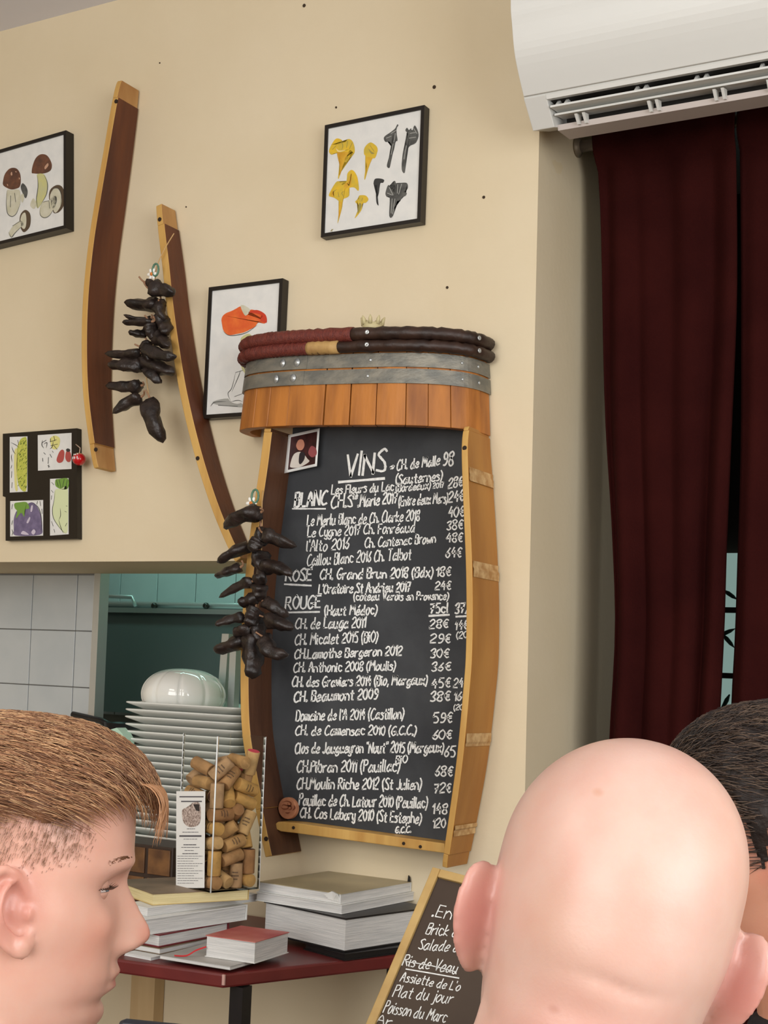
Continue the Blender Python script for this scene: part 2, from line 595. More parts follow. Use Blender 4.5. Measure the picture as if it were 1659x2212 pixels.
def curtain(label, top, ph, nfold, amp):
    """top: list of (u-> left x, right x) by z"""
    bm = BM()
    NU = 90
    z1, z0 = ZL + .06, .04
    zs = [z1, fl.z + .05, fl.z + .035, fl.z + .024, fl.z + .014, fl.z + .005, fl.z - .005, fl.z - .014, fl.z - .024, fl.z - .036, fl.z - .055]
    zs = [z for z in zs if z <= z1] + [fl.z - .055 + (z0 - fl.z + .055) * k / 36 for k in range(1, 37)]
    NZ = len(zs) - 1
    grid = []
    for j, z in enumerate(zs):
        s = (z1 - z) / (z1 - z0)
        xl, xr = top(z)
        row = []
        for i in range(NU + 1):
            u = i / NU
            a_ = amp * (.35 + .65 * min(1, s * 3)) * (1 + .3 * math.sin(7 * u + ph))
            y = RY + .004 + a_ * math.sin(u * nfold * 2 * math.pi + ph + .6 * math.sin(3 * s + u * 5)) \
                + .006 * math.sin(17 * u + 2 * s)
            nr_ = math.exp(-((z - fl.z) / .045) ** 4) if z < fl.z else 1
            y = y * (1 - nr_) + (RY - .0150 + min(0, (y - RY) * .3) - .002 * math.sin(u * nfold * 6.28 + ph)) * nr_
            row.append(bm.verts.new((xl + (xr - xl) * u + .25 * a_ * math.cos(u * nfold * 6.28), y, z)))
        grid.append(row)
    for j in range(NZ):
        for i in range(NU):
            bm.faces.new((grid[j][i], grid[j][i + 1], grid[j + 1][i + 1], grid[j + 1][i]))
    o = mk('curtain', bm, cur_m, None, True)
    sol = o.modifiers.new('thickness', 'SOLIDIFY'); sol.thickness = .002
    return tag(o, label, 'curtain', 'maroon door curtains')


def lxz(tab, y):
    t = sorted((PY(px_, py_, y).z, PY(px_, py_, y).x) for px_, py_ in tab)
    return lambda z: spline_tab(t, z)


cl = lxz([(1284, 290), (1291, 420), (1299, 900), (1312, 1150), (1318, 1350), (1305, 1600), (1298, 1800), (1290, 2300)], RY)
gl = lxz([(1592, 300), (1592, 640), (1578, 950), (1566, 1200), (1562, 1330), (1556, 1450), (1550, 1560), (1545, 1800), (1540, 2300)], RY)
gr = lxz([(1592, 300), (1592, 640), (1590, 950), (1582, 1200), (1576, 1380), (1568, 1530), (1562, 1800), (1560, 2300)], RY)
curtain('left dark maroon curtain panel hanging from the rod in the doorway', lambda z: (cl(z), gl(z) - .002), .3, 4.0, .011)
curtain('right dark maroon curtain panel, cut by the picture edge', lambda z: (gr(z) + .002, XJ + .93), 1.7, 7.0, .011)

# chip of bare plaster on the jamb
ch = mat('bare_plaster', srgb(214, 196, 160), .9)
bm = BM()
pts = [PX(x, y, XF + .0012) for x, y in ((1193, 347), (1199, 345), (1203, 350), (1212, 352), (1216, 362), (1211, 376), (1202, 374), (1198, 362), (1194, 354))]
bm.faces.new([bm.verts.new(p) for p in pts]); mk('plaster_chip', bm, ch, wb)

# ------------------------------------------------------------------ air conditioner
X0 = PY(1151, 283, -.072).x
X1 = X0 + .86
P_ = lambda px_, py_: PX(px_, py_, X0)
pa, pb, pc, pd, pe = P_(1103, 0), P_(1106, 60), P_(1113, 130), P_(1131, 212), P_(1151, 283)
rt = thing('air_conditioner', 'white wall-mounted air conditioner with open louvres above the doorway', 'air conditioner', (.75, 0, pe.z))
TZ = min(pa.z + .13, CZ - .02)
ac_m = mat('ac_white', srgb(218, 218, 213), .35)
ac_d = mat('ac_cavity', srgb(40, 36, 32), .7)
ac_u = mat('ac_underside_shaded', srgb(196, 186, 180), .5)  # browner copy of the casing white, underside shading put into the colour
front = catmull([(0, pa.y - .004, TZ), (0, pa.y, pa.z), (0, pb.y, pb.z), (0, pc.y, pc.z), (0, pd.y, pd.z)], 5)
bm = BM()
prism(bm, [V((X0, p.y + .003, p.z)) for p in front] + [V((X0, -.001, pd.z)), V((X0, -.001, TZ))], (X1 - X0, 0, 0))
mk('body', bm, ac_m, rt)
bm = BM()
prism(bm, [V((X0 + .001, p.y - .003, p.z + .0018)) for p in front] + [V((X0 + .001, p.y + .002, p.z + .0018)) for p in front[::-1]], (X1 - X0 - .002, 0, 0))
mk('front_panel', bm, ac_m, rt, bevel=.001)
ew = .042
pk = PX(1190, 288, X0)                            # rear bottom edge at the wall
zk = pk.z
for xa in (X0, X1 - ew):
    bm = BM()
    prism(bm, [(xa, pd.y, pd.z - .001), (xa, pe.y, pe.z), (xa, -.001, zk), (xa, -.001, pd.z - .001)], (ew, 0, 0))
    mk('end_cap', bm, ac_m, rt, bevel=.0012)
xa, L_ = X0 + ew, X1 - X0 - 2 * ew
Zc = lambda py_, y_: PY(1400, py_, y_).z
sy = pd.y + .005
sz = Zc(174, sy)
lt, lb, ub = Zc(236, -.060), Zc(249, -.056), Zc(273, -.002)
bm = BM()   # strip under the panel
prism(bm, [(xa, pd.y + .001, pd.z - .001), (xa, sy, sz), (xa, sy + .012, sz + .002), (xa, sy + .012, pd.z - .001)], (L_, 0, 0))
mk('outlet_strip', bm, ac_m, rt)
bm = BM()   # dark throat: roof and back
prism(bm, [(xa, sy + .010, sz + .004), (xa, sy + .010, sz + .009), (xa, -.004, sz + .009), (xa, -.004, lt), (xa, -.012, lt), (xa, -.022, sz + .004)], (L_, 0, 0))
mk('outlet_throat', bm, ac_d, rt)
bm = BM()   # lower lip and underside, shading put into a browner white
prism(bm, [(xa, -.060, lt), (xa, -.056, lb), (xa, -.002, ub), (xa, -.002, lt + .004), (xa, -.040, lt + .004)], (L_, 0, 0))
mk('underside', bm, ac_u, rt)
z1_, z2_ = Zc(194, -.104), Zc(214, -.084)
for (y0, z0, dy, dz) in ((-.104, z1_, .046, .004), (-.084, z2_, .040, .008)):
    bm = BM()
    prism(bm, [(xa + .004, y0, z0), (xa + .004, y0 + .001, z0 + .004), (xa + .004, y0 + dy * .5, z0 + dz * .5 + .005), (xa + .004, y0 + dy, z0 + dz + .002), (xa + .004, y0 + dy, z0 + dz), (xa + .004, y0 + dy * .5, z0 + dz * .5 + .001)], (L_ - .008, 0, 0))
    mk('louvre', bm, ac_m, rt)
for px_ in (1204, 1372, 1500, 1640):
    x = PY(px_, 215, -.09).x
    for q in (0, .016):
        bm = BM()
        prism(bm, [(x + q, -.100, z1_ + .004), (x + q, -.088, z1_ + .017), (x + q, -.074, z1_ + .015), (x + q, -.072, z1_ + .004)], (.005, 0, 0))
        mk('vane', bm, ac_m, rt)
for px_ in (1245, 1400, 1540, 1655):
    x = PY(px_, 250, -.07).x
    for q in (0, .014):
        bm = BM()
        prism(bm, [(x + q, -.080, z2_ - .001), (x + q, -.064, z2_ - .014), (x + q, -.056, z2_ - .012), (x + q, -.060, z2_ + .003)], (.005, 0, 0))
        mk('vane', bm, ac_m, rt)
# ------------------------------------------------------------------ framed paintings
canvas_m = mat('canvas_white', srgb(222, 221, 216), .6, srgb(214, 214, 210), 40)


def picture(name, label, TL, TR, BR, BL, dep, fw=.0075):
    pts = [PY(x, y, -dep) for x, y in (TL, TR, BR, BL)]
    c = sum(pts, V()) / 4
    ux = ((pts[1] - pts[0]) + (pts[2] - pts[3])) / 2
    uz = ((pts[0] - pts[3]) + (pts[1] - pts[2])) / 2
    w_, h_ = ux.length, uz.length
    ux.normalize()
    uz = V((-ux.z, 0, ux.x))
    rt = thing(name, label, 'picture', V((c.x, 0, c.z - h_ / 2)))
    q = lambda a, b, y: V((c.x, y, c.z)) + ux * (a * w_ / 2) + uz * (b * h_ / 2)
    bm = BM()
    ix, iz = 1 - 2 * fw / w_, 1 - 2 * fw / h_
    for s in range(4):
        o4 = [(-1, 1), (1, 1), (1, -1), (-1, -1)]
        a, b = o4[s], o4[(s + 1) % 4]
        i_, j_ = (a[0] * ix, a[1] * iz), (b[0] * ix, b[1] * iz)
        prism(bm, [q(*a, -.001), q(*b, -.001), q(*j_, -.001), q(*i_, -.001)], (0, -(dep - .001), 0))
    mk('frame', bm, black_m, rt)
    bm = BM()
    prism(bm, [q(-ix, iz, -.002), q(ix, iz, -.002), q(ix, -iz, -.002), q(-ix, -iz, -.002)], (0, -(dep - .005), 0))
    mk('canvas', bm, canvas_m, rt)
    lay = [0]

    def on(x, y):
        return PY(x, y, -(dep - .0026 + lay[0] * .0002))
    return rt, on, lay


yel = mat('paint_yellow', srgb(222, 182, 40), .6, srgb(196, 170, 60), 60)
yel2 = mat('paint_ochre', srgb(196, 144, 30), .6, srgb(214, 170, 50), 70)
yelp = mat('paint_pale', srgb(228, 206, 140), .6)
olive = mat('paint_olive', srgb(150, 138, 70), .6)
inkg = mat('paint_grey', srgb(92, 92, 88), .6, srgb(64, 64, 62), 90)
inkd = mat('paint_dark', srgb(52, 52, 50), .6)
inkl = mat('paint_light_grey', srgb(160, 160, 154), .6)
brown = mat('paint_brown', srgb(112, 72, 50), .6, srgb(84, 56, 42), 60)
brownd = mat('paint_brown_dark', srgb(84, 68, 50), .6)
cream = mat('paint_cream', srgb(204, 200, 180), .6, srgb(190, 186, 160), 50)
greeny = mat('paint_greenish', srgb(196, 192, 128), .6, srgb(186, 184, 140), 50)
orange = mat('paint_orange', srgb(212, 84, 34), .6, srgb(226, 112, 46), 40)
red_o = mat('paint_red', srgb(196, 58, 30), .6)


def Z(o, s, pts):                                 # zoomed-crop points -> photo points
    return [(o[0] + x / s, o[1] + y / s) for x, y in pts]


def strokes(name, lines, wd, on, m_, root, taper=True):
    bm = BM()
    for ln in lines:
        P = [V((x, y, 0)) for x, y in ln]
        ribbon(bm, catmull(P, 5) if len(P) > 2 else P, wd, on, taper)
    return mk(name, bm, m_, root)


# chanterelles
rt, on, lay = picture('framed_painting', 'black framed painting of yellow and grey chanterelle mushrooms high on wall', (698, 271), (916, 227), (909, 479), (696.5, 512.5), .021)
o, s = (640, 200), 4.88
for pts, m_ in (([(345, 620), (370, 550), (420, 485), (480, 500), (500, 545), (545, 490), (590, 510), (615, 580), (610, 640), (570, 605), (545, 640), (510, 700), (480, 790), (450, 900), (440, 895), (455, 790), (440, 650), (400, 640), (370, 655)], yel),
                ([(715, 650), (720, 580), (780, 525), (840, 560), (858, 600), (850, 640), (830, 690), (800, 700), (760, 800), (725, 915), (718, 890), (735, 770), (740, 680)], yel),
                ([(345, 1090), (360, 1040), (430, 935), (490, 975), (530, 930), (540, 850), (590, 815), (640, 880), (660, 1000), (650, 1035), (610, 1000), (550, 1010), (560, 1070), (545, 1100), (490, 1130), (485, 1200), (460, 1300), (435, 1380), (445, 1290), (455, 1160), (400, 1110)], yel),
                ([(620, 1150), (660, 1120), (665, 1085), (730, 1085), (760, 1125), (735, 1160), (700, 1170), (690, 1230), (650, 1290), (615, 1325), (640, 1270), (660, 1200)], yel),
                ([(925, 470), (990, 420), (1040, 380), (1065, 335), (1075, 350), (1050, 390), (1068, 500), (1045, 520), (1030, 600), (1000, 690), (985, 790), (955, 775), (975, 690), (1010, 600), (985, 520), (940, 520)], inkg),
                ([(1150, 400), (1170, 370), (1185, 410), (1210, 375), (1220, 410), (1250, 345), (1290, 440), (1260, 530), (1190, 570), (1160, 660), (1145, 840), (1112, 810), (1120, 660), (1150, 520), (1180, 440)], inkg),
                ([(815, 950), (830, 910), (880, 905), (925, 920), (915, 950), (885, 960), (870, 1060), (855, 1120), (868, 1190), (845, 1160), (840, 1060), (850, 980), (820, 970)], inkd),
                ([(940, 1060), (965, 980), (990, 990), (1030, 1060), (1050, 1000), (1015, 950), (1040, 930), (1060, 960), (1160, 950), (1175, 1010), (1130, 1050), (1165, 1060), (1150, 1090), (1120, 1100), (1090, 1150), (1060, 1150), (1020, 1300), (980, 1300), (985, 1110), (955, 1100)], inkg)):
    flat('painted_mushroom', Z(o, s, pts), on, m_, rt)
lay[0] = 1
for pts, m_ in (([(430, 640), (470, 630), (550, 630), (520, 690), (490, 780), (455, 880), (458, 780)], yel2),
                ([(735, 690), (800, 690), (750, 800), (728, 890), (740, 780)], yel2),
                ([(540, 960), (560, 890), (585, 850), (575, 980)], yel2), ([(455, 1160), (480, 1165), (465, 1270), (445, 1330)], yel2),
                ([(420, 585), (450, 610), (520, 605), (470, 625), (435, 622)], yelp), ([(760, 590), (790, 620), (825, 640), (790, 645)], olive),
                ([(360, 1080), (380, 1030), (400, 1060), (390, 1100)], yel2), ([(660, 1170), (690, 1180), (670, 1240), (650, 1270)], olive),
                ([(500, 990), (530, 950), (560, 985), (520, 1010)], yel2)):
    flat('painted_shade', Z(o, s, pts), on, m_, rt)
strokes('painted_line', [Z(o, s, q) for q in (
    [(1000, 430), (1050, 400)], [(950, 480), (1000, 460)], [(1020, 540), (1000, 650)], [(1045, 430), (1030, 520)], [(1200, 430), (1260, 420)],
    [(1190, 480), (1260, 470)], [(1160, 560), (1135, 700)], [(1240, 380), (1270, 430)], [(1070, 970), (1065, 1060)], [(1110, 965), (1080, 1070)],
    [(980, 1000), (1020, 1080)], [(1010, 1120), (1000, 1270)], [(1040, 1120), (1015, 1280)], [(960, 1060), (1010, 1080)])], 2.0, on, inkl, rt)
strokes('painted_line', [Z(o, s, q) for q in (
    [(470, 500), (490, 560), (480, 600)], [(540, 510), (530, 580)], [(590, 530), (560, 590)], [(380, 600), (420, 560)], [(400, 1100), (390, 1050), (430, 1020)],
    [(450, 1100), (440, 1050)], [(500, 1100), (480, 1060), (500, 1040)], [(780, 560), (820, 620)], [(690, 1140), (700, 1110)], [(560, 970), (580, 860)],
    [(375, 1440), (375, 1465)], [(360, 1460), (388, 1440)])], 1.5, on, olive, rt)

# porcini
rt, on, lay = picture('framed_painting', 'black framed painting of brown porcini mushrooms at left picture edge', (-62, 340.5), (142, 282), (143.5, 492), (-60, 543), .026)
o, s = (0, 260), 7.37
for pts, m_ in (([(50, 960), (80, 850), (160, 765), (260, 765), (320, 850), (330, 980), (310, 1060), (250, 1090), (180, 1100), (110, 1075), (50, 1030)], brown),
                ([(110, 1120), (170, 1110), (300, 1105), (325, 1200), (320, 1330), (260, 1480), (190, 1530), (120, 1480), (100, 1330)], cream),
                ([(505, 830), (520, 720), (570, 600), (650, 540), (750, 560), (820, 680), (815, 780), (750, 830), (650, 850), (540, 845)], brown),
                ([(590, 860), (700, 860), (755, 1000), (740, 1170), (680, 1290), (600, 1400), (570, 1300), (600, 1150), (605, 980)], greeny),
                ([(330, 1070), (360, 1000), (420, 1060), (440, 1150), (410, 1240), (370, 1180)], inkg),
                ([(780, 1180), (810, 1090), (900, 1030), (980, 1050), (1030, 1160), (1020, 1340), (950, 1450), (870, 1480), (840, 1440), (790, 1300)], brownd),
                ([(310, 1590), (330, 1490), (400, 1425), (470, 1470), (490, 1570), (470, 1700), (390, 1780), (340, 1740), (320, 1660)], brownd),
                ([(480, 1350), (530, 1240), (580, 1330), (540, 1410)], cream)):
    flat('painted_mushroom', Z(o, s, pts), on, m_, rt)
lay[0] = 1
for pts, m_ in (([(800, 1180), (850, 1090), (930, 1090), (975, 1200), (975, 1330), (920, 1440), (880, 1470), (850, 1430), (800, 1300)], cream),
                ([(640, 1380), (690, 1290), (780, 1270), (880, 1200), (905, 1280), (860, 1400), (780, 1520), (690, 1555), (635, 1500)], cream),
                ([(325, 1590), (350, 1500), (400, 1470), (420, 1570), (410, 1690), (380, 1730), (340, 1690)], cream),
                ([(140, 1790), (230, 1660), (330, 1600), (380, 1660), (320, 1710), (240, 1800), (180, 1860)], cream),
                ([(330, 1200), (370, 1170), (385, 1240), (350, 1310)], cream)):
    flat('painted_shade', Z(o, s, pts), on, m_, rt)
lay[0] = 2
strokes('painted_line', [Z(o, s, q) for q in (
    [(110, 1120), (100, 1330), (120, 1480), (190, 1530), (260, 1480), (320, 1330)], [(595, 880), (605, 1050), (580, 1250), (600, 1400)], [(700, 870), (755, 1000), (740, 1170), (660, 1320)],
    [(635, 1400), (640, 1500), (700, 1550), (780, 1520), (850, 1420)], [(690, 1300), (780, 1280)], [(780, 1290), (790, 1400)], [(850, 1200), (900, 1260), (870, 1380)],
    [(140, 1780), (180, 1860), (240, 1790), (330, 1700)], [(200, 1680), (330, 1600)], [(170, 1200), (165, 1380)], [(230, 1160), (250, 1300)], [(800, 1180), (850, 1090), (930, 1090), (975, 1200), (960, 1400)])], 1.4, on, inkg, rt)
pk = mat('paint_pink', srgb(190, 150, 124), .6)
for pts in ([(170, 840), (190, 820), (195, 870), (175, 875)], [(240, 810), (265, 815), (255, 830)], [(110, 1010), (130, 1030), (120, 1045)], [(710, 740), (760, 680), (770, 720), (720, 780)], [(300, 910), (318, 920), (305, 945)]):
    flat('painted_highlight', Z(o, s, pts), on, pk, rt)

# fly agaric
rt, on, lay = picture('framed_painting', 'black framed painting of one red-capped mushroom half behind barrel top', (446.6, 620.5), (606, 602.5), (602, 893), (441.6, 905), .022, .008)
o, s = (430, 580), 2.404
for pts, m_ in (([(116, 268), (122, 248), (140, 232), (165, 222), (190, 210), (214, 197), (228, 210), (240, 238), (252, 230), (268, 214), (290, 216), (315, 222), (338, 234), (350, 254), (348, 278), (336, 286), (318, 276), (304, 284), (290, 302), (262, 318), (232, 332), (196, 340), (160, 346), (138, 336), (124, 316), (120, 290)], orange),
                ([(218, 360), (270, 345), (262, 470), (240, 560), (218, 500), (222, 420)], greeny),
                ([(75, 690), (150, 675), (220, 700), (225, 720), (150, 715), (85, 705)], inkl)):
    flat('painted_mushroom', Z(o, s, pts), on, m_, rt)
lay[0] = 1
for pts, m_ in (([(255, 228), (300, 215), (345, 240), (350, 282), (318, 268), (330, 245), (290, 232)], red_o), ([(215, 195), (235, 192), (265, 215), (240, 245)], cream),
                ([(150, 650), (190, 540), (225, 530), (240, 570), (225, 690), (170, 695)], canvas_m)):
    flat('painted_shade', Z(o, s, pts), on, m_, rt)
lay[0] = 2
strokes('painted_line', [Z(o, s, q) for q in (
    [(125, 325), (160, 348), (240, 335), (300, 295)], [(220, 370), (222, 470), (245, 540)], [(190, 540), (170, 620), (150, 650), (165, 690)], [(170, 640), (205, 560), (215, 530)],
    [(185, 665), (225, 650)], [(165, 692), (200, 685), (225, 690)], [(60, 715), (80, 695), (140, 690)], [(100, 710), (200, 716)], [(190, 540), (225, 530)])], 1.6, on, inkg, rt)

# ------------------------------------------------------------------ collage frame with four vegetable prints
dep = .016
onf = lambda d: (lambda x, y: PY(x, y, -d))
rt = thing('collage_frame', 'black collage frame with four small vegetable prints left of the leaning stave', 'picture frame', V((PY(90, 1167, 0).x, 0, PY(90, 1167, 0).z)))
bm = BM()
outl = [(6, 937), (166, 925), (167, 1164), (12, 1168), (12, 1074), (6, 1072)]
prism(bm, [PY(x, y, -.001) + (PY(x, y, -dep) - PY(x, y, -.001)) * 0 for x, y in []] or [V((PY(x, y, -dep).x, -.001, PY(x, y, -dep).z)) for x, y in outl], (0, -(dep - .001), 0))
mk('frame', bm, black_m, rt)
prints = {'asparagus_print': [(21, 944), (59, 942.5), (59, 1062), (21, 1064)], 'pepper_print': [(81.5, 940), (154.4, 935), (154.4, 1013), (82, 1016.7)],
          'aubergine_print': [(22, 1082.5), (93, 1080), (93, 1157), (22, 1159)], 'radish_print': [(108, 1034.4), (148, 1032.7), (148, 1154), (108, 1157)]}
PR = {}
for nm, q in prints.items():
    bm = BM(); prism(bm, [PY(x, y, -dep - .0005) for x, y in q], (0, .001, 0)); PR[nm] = mk(nm, bm, canvas_m, rt)
o, s = (0, 880), 5.925
on1, on2 = onf(dep + .0009), onf(dep + .0012)
grn = mat('paint_lime', srgb(170, 178, 70), .6, srgb(196, 196, 90), 120)
grd = mat('paint_green', srgb(112, 150, 62), .6)
grl = mat('paint_pale_green', srgb(206, 214, 170), .6)
pur = mat('paint_purple', srgb(96, 86, 116), .6, srgb(120, 108, 138), 60)
pnk = mat('paint_dull_red', srgb(172, 76, 70), .6)
ylp = mat('paint_pale_yellow', srgb(214, 208, 130), .6)
flat('painted_asparagus', Z(o, s, [(215, 560), (250, 430), (300, 385), (345, 430), (346, 900), (330, 1070), (260, 1040), (220, 900)]), on1, grn, PR['asparagus_print'])
flat('painted_stem', Z(o, s, [(180, 620), (205, 520), (225, 600), (215, 900), (225, 1060), (190, 1020)]), on1, ylp, PR['asparagus_print'])
random.seed(3)
bm = BM()
for k in range(60):
    x, y = random.uniform(228, 340), random.uniform(430, 1040)
    ribbon(bm, [V((o[0] + x / s, o[1] + y / s, 0)), V((o[0] + (x + 12) / s, o[1] + (y - 14) / s, 0))], 1.0, on2)
mk('painted_line', bm, mat('paint_dark_green', srgb(84, 104, 40), .6), PR['asparagus_print'])
strokes('painted_line', [Z(o, s, q) for q in ([(150, 500), (170, 560), (200, 600)], [(140, 450), (200, 480), (240, 510)], [(150, 600), (145, 640), (155, 700)], [(150, 740), (140, 780)], [(150, 820), (145, 900)], [(155, 960), (150, 1030)], [(225, 420), (240, 480)])], 1.2, on2, inkd, PR['asparagus_print'])
flat('painted_moon', Z(o, s, [(640, 400), (700, 360), (760, 390), (765, 460), (730, 530), (670, 530), (650, 470)]), on1, ylp, PR['pepper_print'])
for pts in ([(725, 660), (760, 570), (800, 540), (825, 580), (810, 680), (770, 710), (735, 700)], [(835, 640), (850, 560), (890, 560), (912, 620), (900, 690), (860, 695)]):
    flat('painted_pepper', Z(o, s, pts), on1, pnk, PR['pepper_print'])
flat('painted_stem', Z(o, s, [(845, 540), (870, 525), (900, 545), (880, 570), (855, 565)]), on2, inkd, PR['pepper_print'])
strokes('painted_line', [Z(o, s, q) for q in ([(545, 420), (535, 480), (560, 520)], [(540, 450), (590, 420)], [(560, 470), (600, 450), (590, 520)], [(650, 400), (645, 440)], [(690, 370), (700, 430)], [(640, 440), (720, 415)],
    [(680, 430), (670, 500), (640, 530)], [(650, 490), (735, 470)], [(690, 490), (730, 535)], [(560, 580), (580, 600)], [(620, 640), (615, 720)], [(640, 600), (660, 640)], [(670, 560), (680, 575)], [(545, 650), (548, 690)], [(610, 745), (635, 760)], [(625, 735), (622, 770)])], 1.5, on2, inkd, PR['pepper_print'])
flat('painted_aubergine', Z(o, s, [(175, 1440), (210, 1330), (300, 1270), (400, 1215), (470, 1260), (525, 1400), (540, 1540), (510, 1630), (200, 1640), (180, 1560)]), on1, pur, PR['aubergine_print'])
flat('painted_calyx', Z(o, s, [(190, 1290), (185, 1230), (250, 1215), (340, 1215), (375, 1290), (320, 1310), (310, 1400), (270, 1350), (205, 1420), (220, 1330)]), on2, grd, PR['aubergine_print'])
for pts in ([(390, 1330), (400, 1260), (420, 1260), (410, 1330)], [(340, 1470), (375, 1405), (388, 1420), (360, 1480)], [(270, 1620), (300, 1580), (370, 1630)], [(400, 1600), (430, 1560), (455, 1590), (430, 1630)]):
    flat('painted_highlight', Z(o, s, pts), on2, mat('paint_lilac', srgb(196, 186, 200), .6), PR['aubergine_print'])
strokes('painted_line', [Z(o, s, q) for q in ([(160, 1240), (150, 1300)], [(160, 1450), (150, 1500)], [(150, 1560), (165, 1600), (150, 1640)], [(480, 1200), (470, 1240)], [(510, 1200), (520, 1260)], [(535, 1300), (540, 1360)], [(400, 1215), (490, 1280), (530, 1430), (525, 1600)])], 1.3, on2, inkd, PR['aubergine_print'])
flat('painted_radish', Z(o, s, [(705, 1060), (780, 1040), (868, 1040), (870, 1500), (850, 1610), (790, 1580), (700, 1450), (672, 1330), (690, 1200)]), on1, grl, PR['radish_print'])
flat('painted_leaves', Z(o, s, [(715, 1010), (710, 930), (750, 915), (870, 912), (872, 1030), (800, 1050)]), on1, grd, PR['radish_print'])
strokes('painted_line', [Z(o, s, q) for q in ([(705, 1070), (690, 1200), (670, 1310), (690, 1430), (780, 1560), (840, 1610)], [(770, 1290), (775, 1380), (755, 1440)], [(750, 1440), (780, 1540), (810, 1610)], [(720, 930), (745, 1010)], [(760, 930), (780, 1030)], [(820, 920), (800, 1030)], [(860, 930), (840, 1040)],
    [(660, 960), (690, 990)], [(655, 1060), (680, 1090)], [(660, 1130), (655, 1180)], [(660, 1460), (680, 1520)], [(690, 1560), (700, 1600)], [(830, 1330), (850, 1340)], [(845, 1260), (860, 1265)], [(855, 1480), (835, 1520)])], 1.2, on2, inkd, PR['radish_print'])

# red charm hanging from the collage frame
c = PY(171, 992, -.032)
rt = thing('red_charm', 'small glossy red round charm hanging on the collage frame corner', 'charm', c - V((0, 0, .0155)))
redg = mat('red_glaze', srgb(186, 24, 30), .18, coat=.6)
bm = BM(); ball(bm, c, (.0155, .0145, .0140), 24); mk('body', bm, redg, rt, True)
bm = BM(); lathe(bm, [(.001, .0125), (.007, .0128), (.009, .0115)], c, 14); mk('cap', bm, mat('charm_gold', srgb(196, 160, 110), .4), rt, True)
bm = BM(); tube(bm, [c + V((0, 0, .012)), c + V((-.004, .006, .026)), PY(164, 960, -.0185)], .0011, 6); mk('cord', bm, mat('charm_cord', srgb(206, 180, 160), .7), rt, True)
for k, (dx, dz) in enumerate(((-.006, .001), (0, .001), (.006, .002), (-.006, .009), (.004, .010), (0, .0085))):
    bm = BM(); yy = -math.sqrt(max(0, .0150 ** 2 - dx * dx - dz * dz)) * .97
    ball(bm, c + V((dx, yy, dz)), (.0016, .0012, .0034 if k < 3 else .0018), 8); mk('white_mark', bm, paper_w, rt, True)

# ------------------------------------------------------------------ curved barrel staves screwed edge-on to the wall
blk = mat('screw_hole', srgb(40, 26, 16), .8)


def stave(label, contour, dmid, dend, t, name='barrel_stave', face=wine_m, side=1, ends=(.085, .075), root=None, holes=(), edge=oak_l, endm=oak_end, cat='barrel stave', y0=-.004, group=None):
    """contour: photo points of the room-facing edge; side=+1 thickness grows to the right"""
    N = len(contour)
    pts = []
    L = [0]
    for i in range(1, N):
        L.append(L[-1] + math.dist(contour[i], contour[i - 1]))
    for i, (x, y) in enumerate(contour):
        u = L[i] / L[-1]
        d = dend + (dmid - dend) * math.sin(math.pi * u) ** .8
        pts.append((PY(x, y, -d), d))
    P = catmull([p for p, d in pts], 6)
    D = [dend + (dmid - dend) * math.sin(math.pi * min(1, max(0, i / (len(P) - 1)))) ** .8 for i in range(len(P))]
    bot = P[-1]
    rt = root or thing(name, label, cat, V((bot.x, 0, bot.z)), group)
    n = len(P)
    cuts = [0, max(1, round(ends[0] * (n - 1))), n - 1 - max(1, round(ends[1] * (n - 1))), n - 1]
    for k, nm in enumerate(('stave_end', 'stave_body', 'stave_end')):
        bm = BM()
        rows = []
        for i in range(cuts[k], cuts[k + 1] + 1):
            tg = (P[min(i + 1, n - 1)] - P[max(i - 1, 0)]).normalized()
            nr = V((-tg.z, 0, tg.x))
            if nr.x * side < 0: nr = -nr
            tt = t * (.82 if k != 1 else 1)
            a, d = P[i], D[i]
            rows.append([bm.verts.new(v) for v in (V((a.x, -d, a.z)), V((a.x, -d, a.z)) + nr * tt, V((a.x, y0, a.z)) + nr * tt, V((a.x, y0, a.z)))])
        for a, b in zip(rows, rows[1:]):
            for q in range(4):
                f = bm.faces.new((a[q], a[(q + 1) % 4], b[(q + 1) % 4], b[q]))
                f.material_index = {0: 0, 1: 1, 2: 0, 3: 1}[q]
        bm.faces.new(rows[0]); bm.faces.new(rows[-1][::-1])
        mk(nm, bm, [edge, face] if k == 1 else [edge, endm], rt, bevel=.0015)
    for (hx, hy) in holes:
        i = min(range(n), key=lambda j: abs(P[j].z - PY(hx, hy, -D[j]).z))
        c = PY(hx, hy, -D[i] - .0005)
        bm = BM(); lathe(bm, [(.0045, -.001), (.0045, .001), (.003, .0012)], c, 10, V((0, -1, 0))); mk('screw_hole', bm, blk, rt)
    return rt, P, D


stave('tall wine-stained barrel stave on wall between porcini painting and black peppers',
      [(254, 175), (244, 225), (224, 330), (206, 430), (190, 530), (179, 640), (176, 740), (179, 840), (189, 930), (203, 1012)], .088, .060, .016,
      holes=((251, 219), (207, 971)))
stave('slanted barrel stave on wall whose lower end runs behind the chalkboard frame',
      [(337, 445), (342, 500), (351, 580), (359, 660), (371, 750), (386, 840), (406, 930), (431, 1020), (460, 1105), (488, 1172), (508, 1214)], .062, .050, .019,
      holes=((345, 474), (427, 990)))
